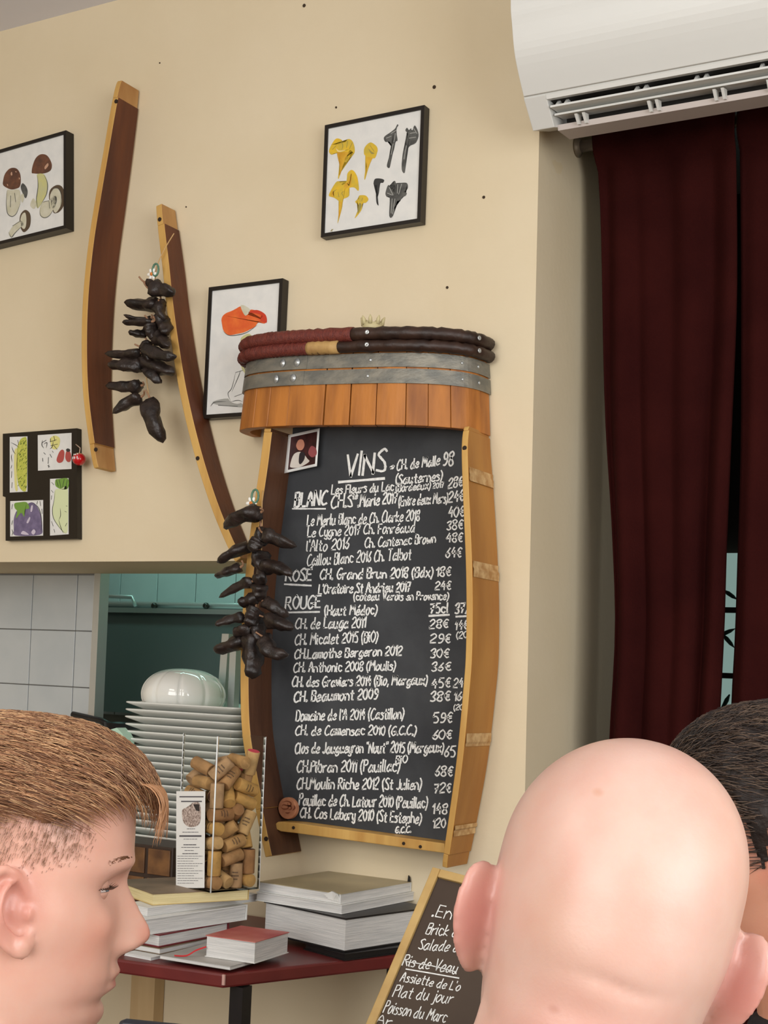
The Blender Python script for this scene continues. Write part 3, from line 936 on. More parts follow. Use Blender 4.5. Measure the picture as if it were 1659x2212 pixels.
# ------------------------------------------------------------------ barrel-shaped wine board
BY = -.037
onb = lambda x, y: PY(x, y, BY - .0006)
cz0 = PY(700, 1850, -.05).z
sign = thing('barrel_wine_board', 'barrel-shaped wooden frame holding the handwritten wine list chalkboard', 'chalkboard', V((0, 0, cz0)))
lc = [(571, 925), (562, 1000), (549, 1090), (534, 1200), (523, 1330), (519, 1440), (521, 1560), (531, 1640), (548, 1730), (573, 1852)]
rc = [(1003, 922), (1001, 965), (1003, 1050), (1007, 1240), (1006, 1400), (999, 1500), (986, 1640), (970, 1760), (955, 1872)]
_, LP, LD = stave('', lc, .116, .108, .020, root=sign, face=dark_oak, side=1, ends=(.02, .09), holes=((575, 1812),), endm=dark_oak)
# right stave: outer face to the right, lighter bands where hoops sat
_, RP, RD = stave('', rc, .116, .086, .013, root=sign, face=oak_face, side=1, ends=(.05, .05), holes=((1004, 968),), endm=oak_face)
hm = mat('hoop_ghost', srgb(206, 172, 122), .7, srgb(168, 124, 72), 60, .3, 60)
for (y0, y1) in ((1018, 1048), (1218, 1252), (1584, 1612), (1784, 1808)):
    bm = BM()
    rows = []
    za, zb_ = PY(1045, y0, -.05).z, PY(1045, y1, -.05).z
    for k in range(7):
        z = za + (zb_ - za) * k / 6
        i = min(range(len(RP)), key=lambda j: abs(RP[j].z - z))
        x = RP[i].x + .0130 + .0016
        rows.append((bm.verts.new((x, -RD[i] + .002, z)), bm.verts.new((x, -.006, z))))
    for a, b in zip(rows, rows[1:]):
        bm.faces.new((a[0], a[1], b[1], b[0]))
    tag(mk('hoop_mark', bm, hm, sign), 'pale band left by a removed hoop')
# slate
zt_, zb_ = PY(800, 885, BY).z, PY(780, 1806, BY).z
bm = BM()
left, right = [], []
for k in range(25):
    z = zt_ + (zb_ - zt_) * k / 24
    i = min(range(len(LP)), key=lambda j: abs(LP[j].z - z)); j = min(range(len(RP)), key=lambda q: abs(RP[q].z - z))
    left.append(V((LP[i].x + .019, BY, z))); right.append(V((RP[j].x + (.001 if z < RP[0].z - .002 else -.03), BY, z)))
prism(bm, left + right[::-1], (0, .012, 0))
slate_m = mat('slate', srgb(49, 51, 54), .75, srgb(74, 76, 78), 7, .08, 120, detail=7, lo=.45, hi=.82)
slate = mk('chalkboard', bm, slate_m, sign)
# faint chalk dust smears wiped on the slate are in the slate material; the lettering follows
T = [
 ("VINS", 746, 1030, 832, 1019, 46, 4.6), (".", 844, 1013, 849, 1011, 30, 4), ("CH. de Malle", 857, 1015.5, 949, 1004, 21, 2.6), ("98", 956, 1006, 978, 1004, 27, 3.2),
 ("(Sauternes)", 855, 1046, 954, 1038, 21, 2.7), ("Les Fleurs du Lac", 716, 1067.5, 850, 1059.5, 19, 2.5), ("(Bordeaux)", 855, 1062.5, 929, 1056, 17, 2.3),
 ("2017", 935, 1055, 958, 1053, 12, 2.0), ("28€", 968.5, 1055.6, 998, 1049, 20, 2.8), ("BLANC", 636, 1095, 705, 1090, 29, 3.8), ("CH.S", 715, 1097, 760, 1095, 27, 3.0),
 ("te", 761, 1078, 772, 1077, 15, 2.3), (".Marie 2017", 773, 1095, 857, 1086, 24, 2.9), ("(Entre deux Mers)", 861, 1093, 966, 1086, 21, 2.4), ("24€", 968.5, 1085.5, 1001, 1080.5, 22, 2.8),
 ("Le Merlu Blanc de Ch. Clarke 2018", 663, 1136, 905, 1124.6, 23, 2.4), ("40€", 968.5, 1117, 1001, 1115, 21, 2.6), ("Le Cygne 2017 Ch. Fonréaud", 664, 1160, 895, 1149, 21, 2.4),
 ("38€", 965, 1144, 999, 1142.5, 19, 2.6), ("l'Alto 2016", 662, 1191, 752, 1186, 23, 2.5), ("Ch. Cantenac Brown", 788, 1183, 940, 1172, 20, 2.4), ("48€", 964, 1171, 998, 1170, 19, 2.6),
 ("Caillou Blanc 2016 Ch. Talbot", 663, 1222, 887, 1208, 23, 2.4), ("64€", 963, 1204, 996, 1202.7, 20, 2.6), ("ROSÉ", 617, 1255, 672, 1253, 24, 3.3),
 ("CH. Grand Brun 2018 (Bdx)", 691, 1251.6, 934, 1246, 21, 2.9), ("18€", 942, 1245, 973, 1243.4, 19, 2.7), ("L'Oratoire St Andrieu 2017", 688, 1282.5, 885, 1277.6, 20, 2.8),
 ("24€", 940, 1274, 973, 1272.7, 17, 2.6), ("(coteau Varois en Provence)", 764, 1297, 968, 1295.5, 17, 2.5), ("ROUGE", 616, 1316.7, 691, 1311.8, 27, 3.2),
 ("(Haut Médoc)", 701, 1329.5, 813, 1327, 21, 2.8), ("75cl", 928, 1325, 967, 1322, 20, 3.2), ("37,", 983, 1325, 1008, 1322, 20, 3.2),
 ("CH. de Lauga 2011", 638, 1358, 789, 1355, 22, 2.7), ("28€", 928, 1358, 967, 1355.5, 18, 2.7), ("14€", 983, 1361, 1010, 1358, 18, 2.7), ("(20)", 986, 1379, 1014, 1377.6, 14, 2.2),
 ("CH. Micalet 2015 (BiO)", 637, 1393, 815, 1386, 22, 2.6), ("29€", 929.5, 1389, 972, 1389, 19, 2.7), ("CH.Lamothe Bergeron 2012", 636, 1423, 867, 1415, 20, 2.8), ("30€", 930, 1421, 969, 1420, 19, 2.7),
 ("CH. Anthonic 2008 (Moulis)", 634, 1452, 853, 1447.6, 20, 2.6), ("36€", 932, 1450, 973, 1447.6, 18, 2.7), ("CH. des Graviers 2014 (Bio, Margaux)", 631, 1483.5, 922, 1478.6, 21, 2.8),
 ("45€", 932, 1486.7, 972, 1483.5, 20, 2.8), ("24€", 980, 1485, 1010, 1484, 19, 2.6), ("CH. Beaumont 2009", 635, 1516, 815, 1509.5, 22, 3.0), ("38€", 930, 1516, 971, 1512.7, 21, 3.0),
 ("16€", 981, 1514, 1008, 1512.7, 19, 2.6), ("(20)", 980, 1534, 1004, 1533, 12, 2.0), ("Domaine de l'A 2014 (Castillon)", 639, 1556.7, 871, 1552, 22, 2.7), ("59€", 935, 1561.6, 976, 1560, 20, 2.8),
 ("CH. de Camensac 2010 (G.C.C.)", 638, 1587.6, 898, 1587.6, 20, 2.7), ("60€", 935, 1597, 975, 1596, 19, 2.8), ('Clos de Jaugueyron "Nout" 2015 (Margaux)', 637, 1627, 957, 1625, 22, 2.8),
 ("65", 960, 1634.7, 982, 1634, 21, 2.8), ("BiO", 855, 1649, 879, 1646.7, 17, 2.5), ("CH.Pibran 2011 (Pauillac)", 641, 1668, 862, 1666.5, 24, 2.8), ("68€", 940, 1676, 977, 1676, 21, 2.8),
 ("CH.Moulin Riche 2012 (St Julien)", 641, 1704, 909, 1705, 23, 2.8), ("72€", 937, 1713, 973, 1711, 20, 2.8), ("Pauillac de Ch. Latour 2010 (Pauillac)", 646, 1739, 922, 1745, 23, 2.7),
 ("148", 934, 1758, 965, 1758, 21, 2.8), ("CH. Cos Labory 2010 (St Estephe)", 648, 1765.5, 909, 1778.6, 22, 2.8), ("120", 935, 1788, 961, 1788, 19, 2.7), ("G.C.C.", 854, 1799, 887, 1798, 13, 2.5)]
random.seed(11)
for (tx, x0, y0, x1, y1, cap, wd) in T:
    bm = BM()
    write(bm, tx, x0, y0, x1, y1, cap, onb, wd * 1.15, .10)
    mk('chalk_lettering', bm, chalk_m, sign)
for (a, b, wd) in (((732, 1041.5), (830, 1033.5), 5.5), ((631.6, 1099), (703, 1099), 3.0), ((614.7, 1262), (672, 1265), 4.0), ((622, 1323), (690, 1321.7), 3.6), ((927, 1330.5), (970, 1328), 4.5), ((985, 1332), (1007, 1331), 4)):
    bm = BM()
    ribbon(bm, [V((a[0] + (b[0] - a[0]) * k / 8, a[1] + (b[1] - a[1]) * k / 8, 0)) for k in range(9)], wd, onb, jit=.15)
    mk('chalk_underline', bm, chalk_m, sign)
# bottom ledge
bm = BM()
fa = [PY(x, y, -.075) for x, y in ((587, 1786), (600, 1775), (640, 1778), (960, 1822), (960, 1843), (640, 1800), (606, 1796))]
prism(bm, fa, (0, .042, 0))
ledge = mk('ledge', bm, oak_l, sign, bevel=.0015)
for hx, hy in ((634, 1788), (908, 1829), (872, 1822)):
    bm = BM(); lathe(bm, [(.0032, -.001), (.0032, .0008), (.002, .001)], PY(hx, hy, -.0755), 10, V((0, -1, 0))); mk('screw_hole', bm, blk, sign)
# barrel head: curved band of short staves with hoops
TILT = .045
zlev = lambda py: PY(700, py, -.15).z
zB, zTop = zlev(914), zlev(703)
aL, aR = PY(546, 926, -.005).x, PY(1061, 920, -.005).x
ctr = V(((aL + aR) / 2, -.002))
HA, HB_ = (aR - aL) / 2, .128                     # half width and bulge of the barrel head
NE = 3.0


def arc_pt(a, dr, z):
    """a: angle from the -y axis, dr offset from the outer stave face, z height at the middle"""
    u = (z - zB) / (zTop - zB)
    k = 1 - .050 * u - .02 * u * u               # the barrel narrows towards its head
    sx, cx = math.sin(a), math.cos(a)
    x = ctr.x + (HA * k + dr) * math.copysign(abs(sx) ** (2 / NE), sx)
    y = ctr.y - (HB_ * k + dr) * abs(cx) ** (2 / NE)
    return V((x, y, z - TILT * (x - PY(700, 914, -.15).x)))


rad = lambda z: 0.0
A0, A1 = -math.radians(90), math.radians(90)


def arc_solid(bm, a0, a1, z0, z1, rin, rout, n=10, mi=0):
    rows = []
    for k in range(n + 1):
        a = a0 + (a1 - a0) * k / n
        rows.append([bm.verts.new(arc_pt(a, dr, z)) for z, dr in ((z0, rin), (z0, rout), ((z0 + z1) / 2, rout), (z1, rout), (z1, rin))])
    for a, b in zip(rows, rows[1:]):
        for q in range(5):
            bm.faces.new((a[q], a[(q + 1) % 5], b[(q + 1) % 5], b[q])).material_index = mi
    bm.faces.new(rows[0][::-1]); bm.faces.new(rows[-1])


def ang_at(px, py):                               # angle of the shell under a photo point
    best = None
    for k in range(-700, 896):
        a = math.radians(k / 10)
        e = arc_pt(a, 0, zB) - CAM
        x = e.dot(RT) / e.dot(FW) * F + CX
        if best is None or abs(x - px) < best[0]:
            best = (abs(x - px), a)
    return best[1]


joints = [A0] + [ang_at(x, 910) for x in (545, 575, 618, 697, 753, 811, 876, 925, 975, 1040)] + [A1]
joints = sorted(joints)
for k, (a, b) in enumerate(zip(joints, joints[1:])):
    bm = BM()
    arc_solid(bm, a + .0022, b - .0022, zB, zlev(712), -.020 - .0008 * (k % 3), -.0008 * (k % 3), max(6, int((b - a) * 24)))
    mk('head_stave', bm, oak_band, sign, bevel=.0012)
for (y0, y1, px_) in ((790, 760, 0), (825, 794, 1)):
    bm = BM()
    arc_solid(bm, A0, A1, zlev(y0), zlev(y1), .0002, .0022, 48)
    hp = mk('metal_hoop', bm, galv_m, sign)
    ja = ang_at(650 + 4 * (1 - px_), 830)
    bm = BM(); arc_solid(bm, A0, ja, zlev(y0), zlev(y1), .0022, .0040, 24); mk('hoop_overlap', bm, galv_m, hp)
    zc = (zlev(y0) + zlev(y1)) / 2
    for rx in ((600, 632, 795, 1000, 1036) if px_ == 0 else (590, 627, 790, 1000, 1036)):
        a = ang_at(rx, 830)
        c = arc_pt(a, rad(zc) + (.0040 if rx < 650 else .0022), zc)
        nr = V((math.sin(a), -math.cos(a), 0))
        bm = BM(); lathe(bm, [(.0082, 0), (.0080, .0012), (.0045, .0016), (.0042, .0026), (.0012, .0027)] if rx < 650 else [(.003, 0), (.0026, .001), (.001, .0014)], c, 14, nr); mk('rivet', bm, steel_l, hp, True)
# two split-wood hoops, half wrapped in red wicker
bark = mat('dark_bark', srgb(58, 38, 28), .45, srgb(40, 26, 20), 30, .4, 60)
wick = mat('red_wicker', srgb(120, 52, 40), .5, srgb(96, 38, 32), 90, .6, 240, stretch=(3, 3, 1))
tan = mat('tan_bark', srgb(190, 154, 96), .6, srgb(160, 124, 76), 40)
for (yc, rr, xw, xt, x0) in ((720.5, .0132, 758, None, -70), (747, .0118, 662, 727, -72)):
    zc = zlev(yc)
    aw = ang_at(xw, 830)
    def pth(a0, a1, n, dr=.0):
        return [arc_pt(a0 + (a1 - a0) * k / n, rad(zc) + .010 + dr + .0008 * math.sin(9 * k), zc + .0010 * math.sin(5 * k * .7)) for k in range(n + 1)]
    bm = BM(); tube(bm, pth(aw - .02, A1 - .03, 30), [rr * (.94 + .06 * math.sin(k * 1.7)) for k in range(31)], 12); hp = mk('wooden_hoop', bm, bark, sign, True)
    bm = BM()
    n = 70
    tube(bm, pth(A0 + .0, aw, n), [rr * (1.02 + .04 * (k % 2)) for k in range(n + 1)], 14); mk('wicker_binding', bm, wick, hp, True)
    if xt:
        bm = BM(); tube(bm, pth(aw, ang_at(xt, 830), 8, .001), rr * 1.05, 12); mk('bark_patch', bm, tan, hp, True)
    else:
        bm = BM(); tube(bm, pth(A0, A0 + .1, 4, .0005), rr * 1.07, 12); mk('bark_patch', bm, tan, hp, True)
    for rx in (791, 1024):
        a = ang_at(rx, 830); nr = V((math.sin(a), -math.cos(a), 0)); c = arc_pt(a, rad(zc) + .010 + rr * .95, zc)
        bm = BM(); lathe(bm, [(.0042, 0), (.0042, .0012), (.0022, .0014), (.001, .0006)], c, 14, nr); mk('nail', bm, steel_l, hp, True)
# little cream crown lying on top of the barrel
c = PY(805, 700, -.10); c.z = zlev(712) + .0005
rt = tag(thing('cream_crown', 'tiny cream ceramic crown lying on top of the barrel hoops', 'ornament', c), None)
crm = mat('cream_ceramic', srgb(196, 184, 140), .5)
zt_c = PY(805, 686, -.10).z - c.z
bm = BM(); lathe(bm, [(.018, 0), (.020, zt_c * .55), (.017, zt_c * .55), (.015, 0)], c, 24); mk('ring', bm, crm, rt, True)
for k in range(8):
    a = k * math.pi / 4 + .3
    d = V((math.cos(a), math.sin(a), 0))
    bm = BM(); tube(bm, [c + d * .018 + V((0, 0, zt_c * .45)), c + d * .020 + V((0, 0, zt_c * .8)), c + d * .023 + V((0, 0, zt_c))], [.0042, .0036, .001], 8); mk('point', bm, crm, rt, True)

# snapshot tucked into the frame
yp = -.050
rt = thing('snapshot', 'white-bordered snapshot of a seated baby tucked in top corner of the chalkboard', 'photograph', PY(650, 1020, yp))
crn = [(623, 940), (690.5, 925), (684.5, 1007), (614, 1022.5)]


def onp(extra, warp=.004):
    def g(x, y):
        u = (x - 650) / 38
        return PY(x, y, yp - warp * u * u - extra)
    return g


def card(name, q, on, m_, root, n=8, th=0):
    bm = BM()
    rows = []
    for j in range(n + 1):
        row = []
        for i in range(n + 1):
            u, v = i / n, j / n
            x = (q[0][0] * (1 - u) + q[1][0] * u) * (1 - v) + (q[3][0] * (1 - u) + q[2][0] * u) * v
            y = (q[0][1] * (1 - u) + q[1][1] * u) * (1 - v) + (q[3][1] * (1 - u) + q[2][1] * u) * v
            row.append(bm.verts.new(on(x, y)))
        rows.append(row)
    for j in range(n):
        for i in range(n):
            bm.faces.new((rows[j][i], rows[j][i + 1], rows[j + 1][i + 1], rows[j + 1][i]))
    ob = mk(name, bm, m_, root, True)
    if th:
        md = ob.modifiers.new('thickness', 'SOLIDIFY'); md.thickness = th; md.offset = 0
    return ob


card('border', crn, onp(0), paper_w, rt, th=.0006)
card('image', [(628.5, 944.5), (685.5, 932), (680.5, 1002), (622, 1015)], onp(.0008), mat('photo_dark', srgb(44, 22, 22), .3, srgb(70, 34, 34), 60), rt)
o, s = (560, 900), 3.072
for pts, nm, m_ in (([(205, 320), (230, 250), (280, 235), (320, 280), (330, 300), (270, 335), (215, 338)], 'printed_shirt', mat('photo_white', srgb(206, 198, 188), .4)),
                    ([(245, 190), (262, 155), (290, 155), (300, 190), (285, 220), (258, 220)], 'printed_head', mat('photo_skin', srgb(190, 128, 104), .4)),
                    ([(325, 240), (345, 195), (375, 210), (380, 250), (350, 270)], 'printed_shape', mat('photo_rose', srgb(150, 78, 80), .4)),
                    ([(262, 300), (270, 240), (300, 240), (300, 280), (275, 315)], 'printed_arm', mat('photo_navy', srgb(40, 32, 36), .4))):
    flat(nm, Z(o, s, pts), onp(.0013 if nm != 'printed_arm' else .0018), m_, rt)

# branded cork-wood disc on the ledge
c = PY(620, 1746, -.062)
rt = thing('wooden_disc', 'round cork-coloured wooden disc branded with a monogram on the chalkboard ledge', 'disc', c - V((0, 0, .0215)))
dm = mat('cork_disc', srgb(176, 118, 84), .7, srgb(150, 96, 66), 50)
bm = BM(); lathe(bm, [(.0205, 0), (.0215, .002), (.0215, .011), (.0200, .0125), (.001, .0126)], c + V((0, .012, 0)), 36, V((0, -1, 0))); mk('disc', bm, dm, rt, True, bevel=.0008)
ond = lambda x, y: PY(x, y, -.0634)
o, s = (480, 1480), 5.268
strokes('burnt_mark', [Z(o, s, q) for q in ([(690, 1330), (740, 1320), (780, 1340), (770, 1375), (700, 1360), (680, 1375)], [(745, 1345), (750, 1400), (700, 1410), (670, 1390)], [(740, 1370), (780, 1380), (785, 1410), (750, 1420)], [(820, 1370), (825, 1400), (800, 1425)], [(720, 1450), (745, 1456), (770, 1448)])], 3.4, ond, mat('burn', srgb(112, 58, 34), .8), rt)

# ------------------------------------------------------------------ strings of dried black peppers
pep_m = mat('dried_pepper', srgb(48, 37, 32), .40, srgb(27, 21, 19), 50, .9, 55, spec=.55)
pep_r = mat('dried_pepper_tip', srgb(88, 48, 34), .4)
stem_m = mat('pepper_stem', srgb(150, 112, 84), .7)
cord_m = mat('twine', srgb(196, 160, 110), .8)


def pepper(root, b, t, r, y, seed):
    random.seed(seed)
    p0 = PY(b[0], b[1], y + random.uniform(-.014, .008))
    p1 = PY(t[0], t[1], y - random.uniform(.0, .03))
    ax = p1 - p0
    L_ = ax.length
    R_ = r * .00122
    bend = V((random.uniform(-.1, .1), random.uniform(-.15, .1), random.uniform(-.14, .10))) * L_
    pts, rs = [], []
    n = 12
    for k in range(n + 1):
        u = k / n
        pts.append(p0 + ax * u + bend * math.sin(math.pi * u))
        prof = (min(1, (u / .10) ** .5) if u < .10 else 1) * (1 - .50 * u) * (1 if u < .86 else max(.06, 1 - ((u - .86) / .14) ** 2))
        rs.append(max(.0008, R_ * prof * (1 + .10 * math.sin(5 * k + seed))))
    bm = BM()
    u_, v_ = frame_axes(ax)
    rings = []
    nn = 14
    for p, rr in zip(pts, rs):
        rings.append([bm.verts.new(p + (u_ * math.cos(2 * math.pi * q / nn) + v_ * math.sin(2 * math.pi * q / nn) * .86) * rr * (1 + .16 * math.sin(3 * 2 * math.pi * q / nn + seed + rr * 300) + .07 * math.sin(7 * 2 * math.pi * q / nn + rr * 900))) for q in range(nn)])
    for a, c_ in zip(rings, rings[1:]):
        for q in range(nn):
            bm.faces.new((a[q], a[(q + 1) % nn], c_[(q + 1) % nn], c_[q]))
    bm.faces.new(rings[0][::-1]); bm.faces.new(rings[-1])
    o = mk('pepper', bm, pep_m, root, True)
    bm = BM()
    d = ax.normalized()
    hook = V((random.uniform(-.4, .4), -.5, random.uniform(.1, .7))).normalized()
    tube(bm, catmull([p0 + d * .003, p0 - d * .007 + hook * .003, p0 - d * .010 + hook * .013], 4), [.0034, .0030, .0026, .0022, .002, .0018, .0018, .0018, .0018], 8)
    mk('stem', bm, stem_m, o, True)


def flower(root, px_, py_, y, leafpx):
    c = PY(px_, py_, y)
    wp = mat('petal_white', srgb(236, 234, 226), .6)
    for k in range(6):
        a = k * math.pi / 3
        d = V((math.cos(a), 0, math.sin(a)))
        bm = BM(); ball(bm, c + d * .008, (.0055, .0014, .0035), 10, mtx=Matrix.Rotation(-a, 3, 'Y')); mk('petal', bm, wp, root, True)
    bm = BM(); ball(bm, c + V((0, -.001, 0)), (.004, .003, .004), 10); mk('flower_centre', bm, mat('flower_orange', srgb(206, 120, 46), .6), root, True)
    l = PY(leafpx[0], leafpx[1], y)
    bm = BM()
    pts = [l + V((.008 * math.cos(a), 0, .013 * math.sin(a))) for a in [k * .524 for k in range(13)]]
    tube(bm, pts, .0022, 8, False); mk('green_loop', bm, mat('green_ribbon', srgb(84, 122, 100), .4), root, True)


def pepper_string(label, peps, cord, y, fl_, leaf, seed):
    zb_ = min(PY(*p[1], y).z for p in peps)
    rt = thing('pepper_string', label, 'dried peppers', V((PY(*cord[-1][:2], y).x, y, zb_)), 'strings of dried black peppers')
    for k, (b, t, r) in enumerate(peps):
        pepper(rt, b, t, r, y, seed + k)
    bm = BM(); tube(bm, catmull([PY(a, b, c) for a, b, c in cord], 4), .0011, 6); mk('twine', bm, cord_m, rt, True)
    flower(rt, fl_[0], fl_[1], y - .004, leaf)
    return rt


pepper_string('string of dried black peppers hanging between the two leaning staves', [
    ((324, 624), (377, 633), 17), ((339, 656), (268, 653), 16), ((330, 695), (264, 696), 9), ((327, 688), (267, 680), 7), ((318, 722), (277, 717), 9),
    ((345, 686), (358, 720), 17), ((339, 727), (364, 748), 16), ((306, 762), (226, 764), 12), ((309, 751), (381, 771), 14), ((309, 792), (234, 788), 15),
    ((309, 783), (377, 805), 17), ((306, 833), (228, 833), 14), ((306, 857), (243, 893), 14), ((324, 862), (352, 957), 20), ((316, 611), (352, 619), 9), ((348, 652), (353, 692), 13),
    ((322, 800), (345, 826), 14), ((325, 700), (335, 735), 16), ((318, 740), (330, 790), 15)],
    [(376, 504, -.060), (352, 545, -.066), (336, 590, -.07), (338, 660, -.07), (332, 740, -.07), (316, 800, -.07), (324, 868, -.07)], -.072, (328, 592), (336, 583), 100)
pepper_string('string of dried black peppers hanging over left edge of the wine chalkboard', [
    ((565, 1106), (483, 1141), 17), ((571, 1153), (641, 1181), 15), ((543, 1179), (469, 1215), 13), ((557, 1168), (543, 1192), 15), ((521, 1225), (464, 1245), 10),
    ((569, 1223), (631, 1241), 15), ((547, 1255), (473, 1291), 11), ((573, 1240), (545, 1254), 16), ((558, 1288), (513, 1301), 14), ((569, 1299), (623, 1332), 13),
    ((553, 1314), (537, 1352), 19), ((531, 1332), (464, 1350), 11), ((579, 1336), (634, 1357), 15), ((543, 1357), (505, 1369), 13), ((531, 1381), (461, 1405), 15),
    ((571, 1378), (622, 1417), 17), ((545, 1372), (544, 1467), 23), ((560, 1200), (586, 1233), 18), ((560, 1260), (556, 1300), 16), ((556, 1340), (565, 1385), 16), ((565, 1140), (572, 1180), 13)],
    [(568, 1060, -.118), (566, 1090, -.13), (566, 1150, -.14), (562, 1250, -.14), (556, 1320, -.14), (548, 1380, -.14)], -.142, (543, 1087), (551, 1072), 200)
# ------------------------------------------------------------------ side table against the wall
TZ_ = .76
tc = PZ(483, 2104, TZ_)
tr = PZ(838, 2065, TZ_)
tl = PZ(260, 2073, TZ_)
dr = (tr - tc); dr.z = 0; dr.normalize()
k_ = (-.012 - tc.y) / dr.y
pr = tc + dr * k_
red_t = mat('maroon_laminate', srgb(104, 36, 34), .35, srgb(92, 30, 30), 12)
blk_m = mat('black_steel', srgb(24, 22, 24), .4)
table = thing('side_table', 'maroon topped side table with black steel legs against the wall', 'table', V((tc.x - .2, -.25, 0)))
xl_ = tc.x - .62
dl = (tl - tc).normalized()
pl = tc + dl * .62
bm = BM(); prism(bm, [tc, pr, V((pl.x - .25, -.012, TZ_)), pl], (0, 0, -.024)); mk('table_top', bm, red_t, table, bevel=.004)
lg = []
for (x, y) in ((tc.x + .004, tc.y + .045), (pl.x + .02, pl.y + .05), (pr.x - .1, -.09), (pl.x - .16, -.09)):
    bm = BM(); box(bm, x - .013, x + .013, y - .013, y + .013, 0, TZ_ - .026); mk('leg', bm, blk_m, table)
bm = BM(); box(bm, pl.x + .02, tc.x + .004, -.10, -.08, TZ_ - .050, TZ_ - .026); mk('apron', bm, blk_m, table)
# chip on the table corner
bm = BM(); obox(bm, tc + V((-.002, -.0012, -.018)), (.005, 0, 0), (0, .003, 0), (0, 0, .017)); mk('edge_chip', bm, mat('chip_pale', srgb(190, 150, 140), .7), table)
# pale wooden post under the hatch
a, b = PY(277, 2150, -.03), PY(336, 2150, -.03)
bm = BM(); box(bm, a.x, a.x + (b.x - a.x) * .42, -.022, -.002, 0, .74); box(bm, a.x + (b.x - a.x) * .42, b.x, -.034, -.002, 0, .74)
struct('trim_3', bm, mat('pale_wood', srgb(206, 178, 134), .6, srgb(190, 160, 116), 16, stretch=(1, 1, .1)))

# ------------------------------------------------------------------ books and magazines
pages_w = mat('page_edges', srgb(216, 214, 210), .8, srgb(190, 190, 188), 30, .3, 40, stretch=(.5, .5, 26))
pages_c = mat('page_edges_cream', srgb(222, 208, 160), .8, srgb(206, 190, 140), 30, .3, 40, stretch=(.5, .5, 26))


def book(name, label, cat, N, Lp, vlen, z0, t, cover, pages, cov=.0018, ulen=None, group=None, top=None, extra=None, spine=True):
    """N, Lp: photo points of the near and the left bottom corner on the plane z0"""
    n = PZ(N[0], N[1], z0); l = PZ(Lp[0], Lp[1], z0)
    u = l - n
    ul = ulen or u.length
    u.normalize()
    v = V((-u.y, u.x, 0))
    if v.y < 0: v = -v
    up = V((0, 0, 1))
    mid = n + u * ul / 2 + v * vlen / 2
    rt = thing(name, label, cat, V((mid.x, mid.y, z0)), group)
    c = cov
    bm = BM(); obox(bm, n, u * ul, v * vlen, up * c); mk('lower_cover', bm, cover, rt)
    bm = BM(); obox(bm, n + up * (t - c), u * ul, v * vlen, up * c); mk('upper_cover', bm, top or cover, rt)
    ins = min(.003, c * 1.6)
    bm = BM(); obox(bm, n + up * c + (u + v) * ins, u * (ul - 2 * ins), v * (vlen - 2 * ins), up * (t - 2 * c)); mk('pages', bm, pages, rt)
    if spine:
        bm = BM(); obox(bm, n + v * (vlen - c) + up * c, u * ul, v * c, up * (t - 2 * c)); mk('spine', bm, cover, rt)
    return rt, n, u, v, ul


cw = mat('cover_white', srgb(218, 218, 214), .5)
cblk = mat('cover_black', srgb(28, 26, 26), .4)
cmar = mat('cover_maroon', srgb(110, 34, 40), .4)
cred = mat('cover_red', srgb(160, 40, 48), .4, srgb(196, 120, 110), 9)
cbei = mat('cover_beige', srgb(178, 164, 128), .35, srgb(150, 138, 108), 7)
cgry = mat('cover_grey', srgb(150, 148, 142), .45, srgb(176, 172, 166), 12)
ccrm = mat('cover_cream', srgb(196, 170, 110), .5)
cbrn = mat('cover_brown', srgb(96, 78, 58), .45, srgb(130, 108, 84), 14)
g = 'books and magazines on the side table'
# right stack
z = TZ_ + .0003
book('book', 'thin black album lying under the tall right-hand book stack', 'book', (744, 2076), (655, 2051), .24, z, .012, cblk, cblk, group=g)
z += .0125
rt, n, u, v, ul = book('book', 'thickest white-paged book with black cover in the right-hand stack', 'book', (744, 2058), (567, 2016), .225, z, .060, cblk, pages_w, .003, group=g)
zz = z
z += .0605
book('magazine', 'thick curled magazine second from top of the right-hand stack', 'magazine', (738, 1975), (552, 1945), .24, z, .016, cw, pages_w, .001, group=g)
z += .0165
rt, n, u, v, ul = book('magazine', 'beige-covered glossy magazine topping the right-hand stack', 'magazine', (736, 1953), (558, 1925), .23, z, .018, cw, pages_w, .001, group=g, top=cbei)
bm = BM(); up = V((0, 0, 1))
for k in range(3):
    prism(bm, [n + u * (.004 + k * .006) + up * .004, n + u * (.03 + k * .004) + up * (.006 + .003 * k), n + u * .018 + up * .021 - v * .004, n + u * (.006) + up * .018 - v * .006], v * .004)
mk('crumpled_corner', bm, paper_w, rt)
bm = BM(); q = n + v * .225 + up * .018
prism(bm, [q, q + u * .006, q + u * .005 + up * .012, q + u * .002 + up * .009], v * .003); mk('bookmark', bm, cblk, rt)
# left stack
z = TZ_ + .0003
book('magazine', 'thin white magazine at the table edge under the left stack', 'magazine', (326, 2075), (268, 2064), .20, z, .005, cw, pages_w, .0006, group=g)
z += .0055
rt, n, u, v, ul = book('magazine', 'open magazine spread flat at the front corner of the table', 'magazine', (497, 2096), (344, 2071), .155, z, .006, cgry, pages_w, .0006, group=g)
zt3 = z + .0065
rt, n, u, v, ul = book('book', 'small thick white-paged book with red cover and ribbon', 'book', (550, 2082), (442, 2066), .115, zt3, .036, cw, pages_w, .0012, group=g, top=cred, spine=False)
bm = BM(); q = n + u * (ul - .002) + up * .016
rb = catmull([q, q + V((-.012, -.012, -.006)), V((q.x - .024, q.y - .022, zt3 + .001)), V((q.x - .040, q.y - .034, zt3 + .0008))], 4)
a_ = [bm.verts.new(p + V((0, 0, .0018))) for p in rb]; b_ = [bm.verts.new(p + V((.003, -.003, .0))) for p in rb]
for i in range(len(rb) - 1): bm.faces.new((a_[i], a_[i + 1], b_[i + 1], b_[i]))
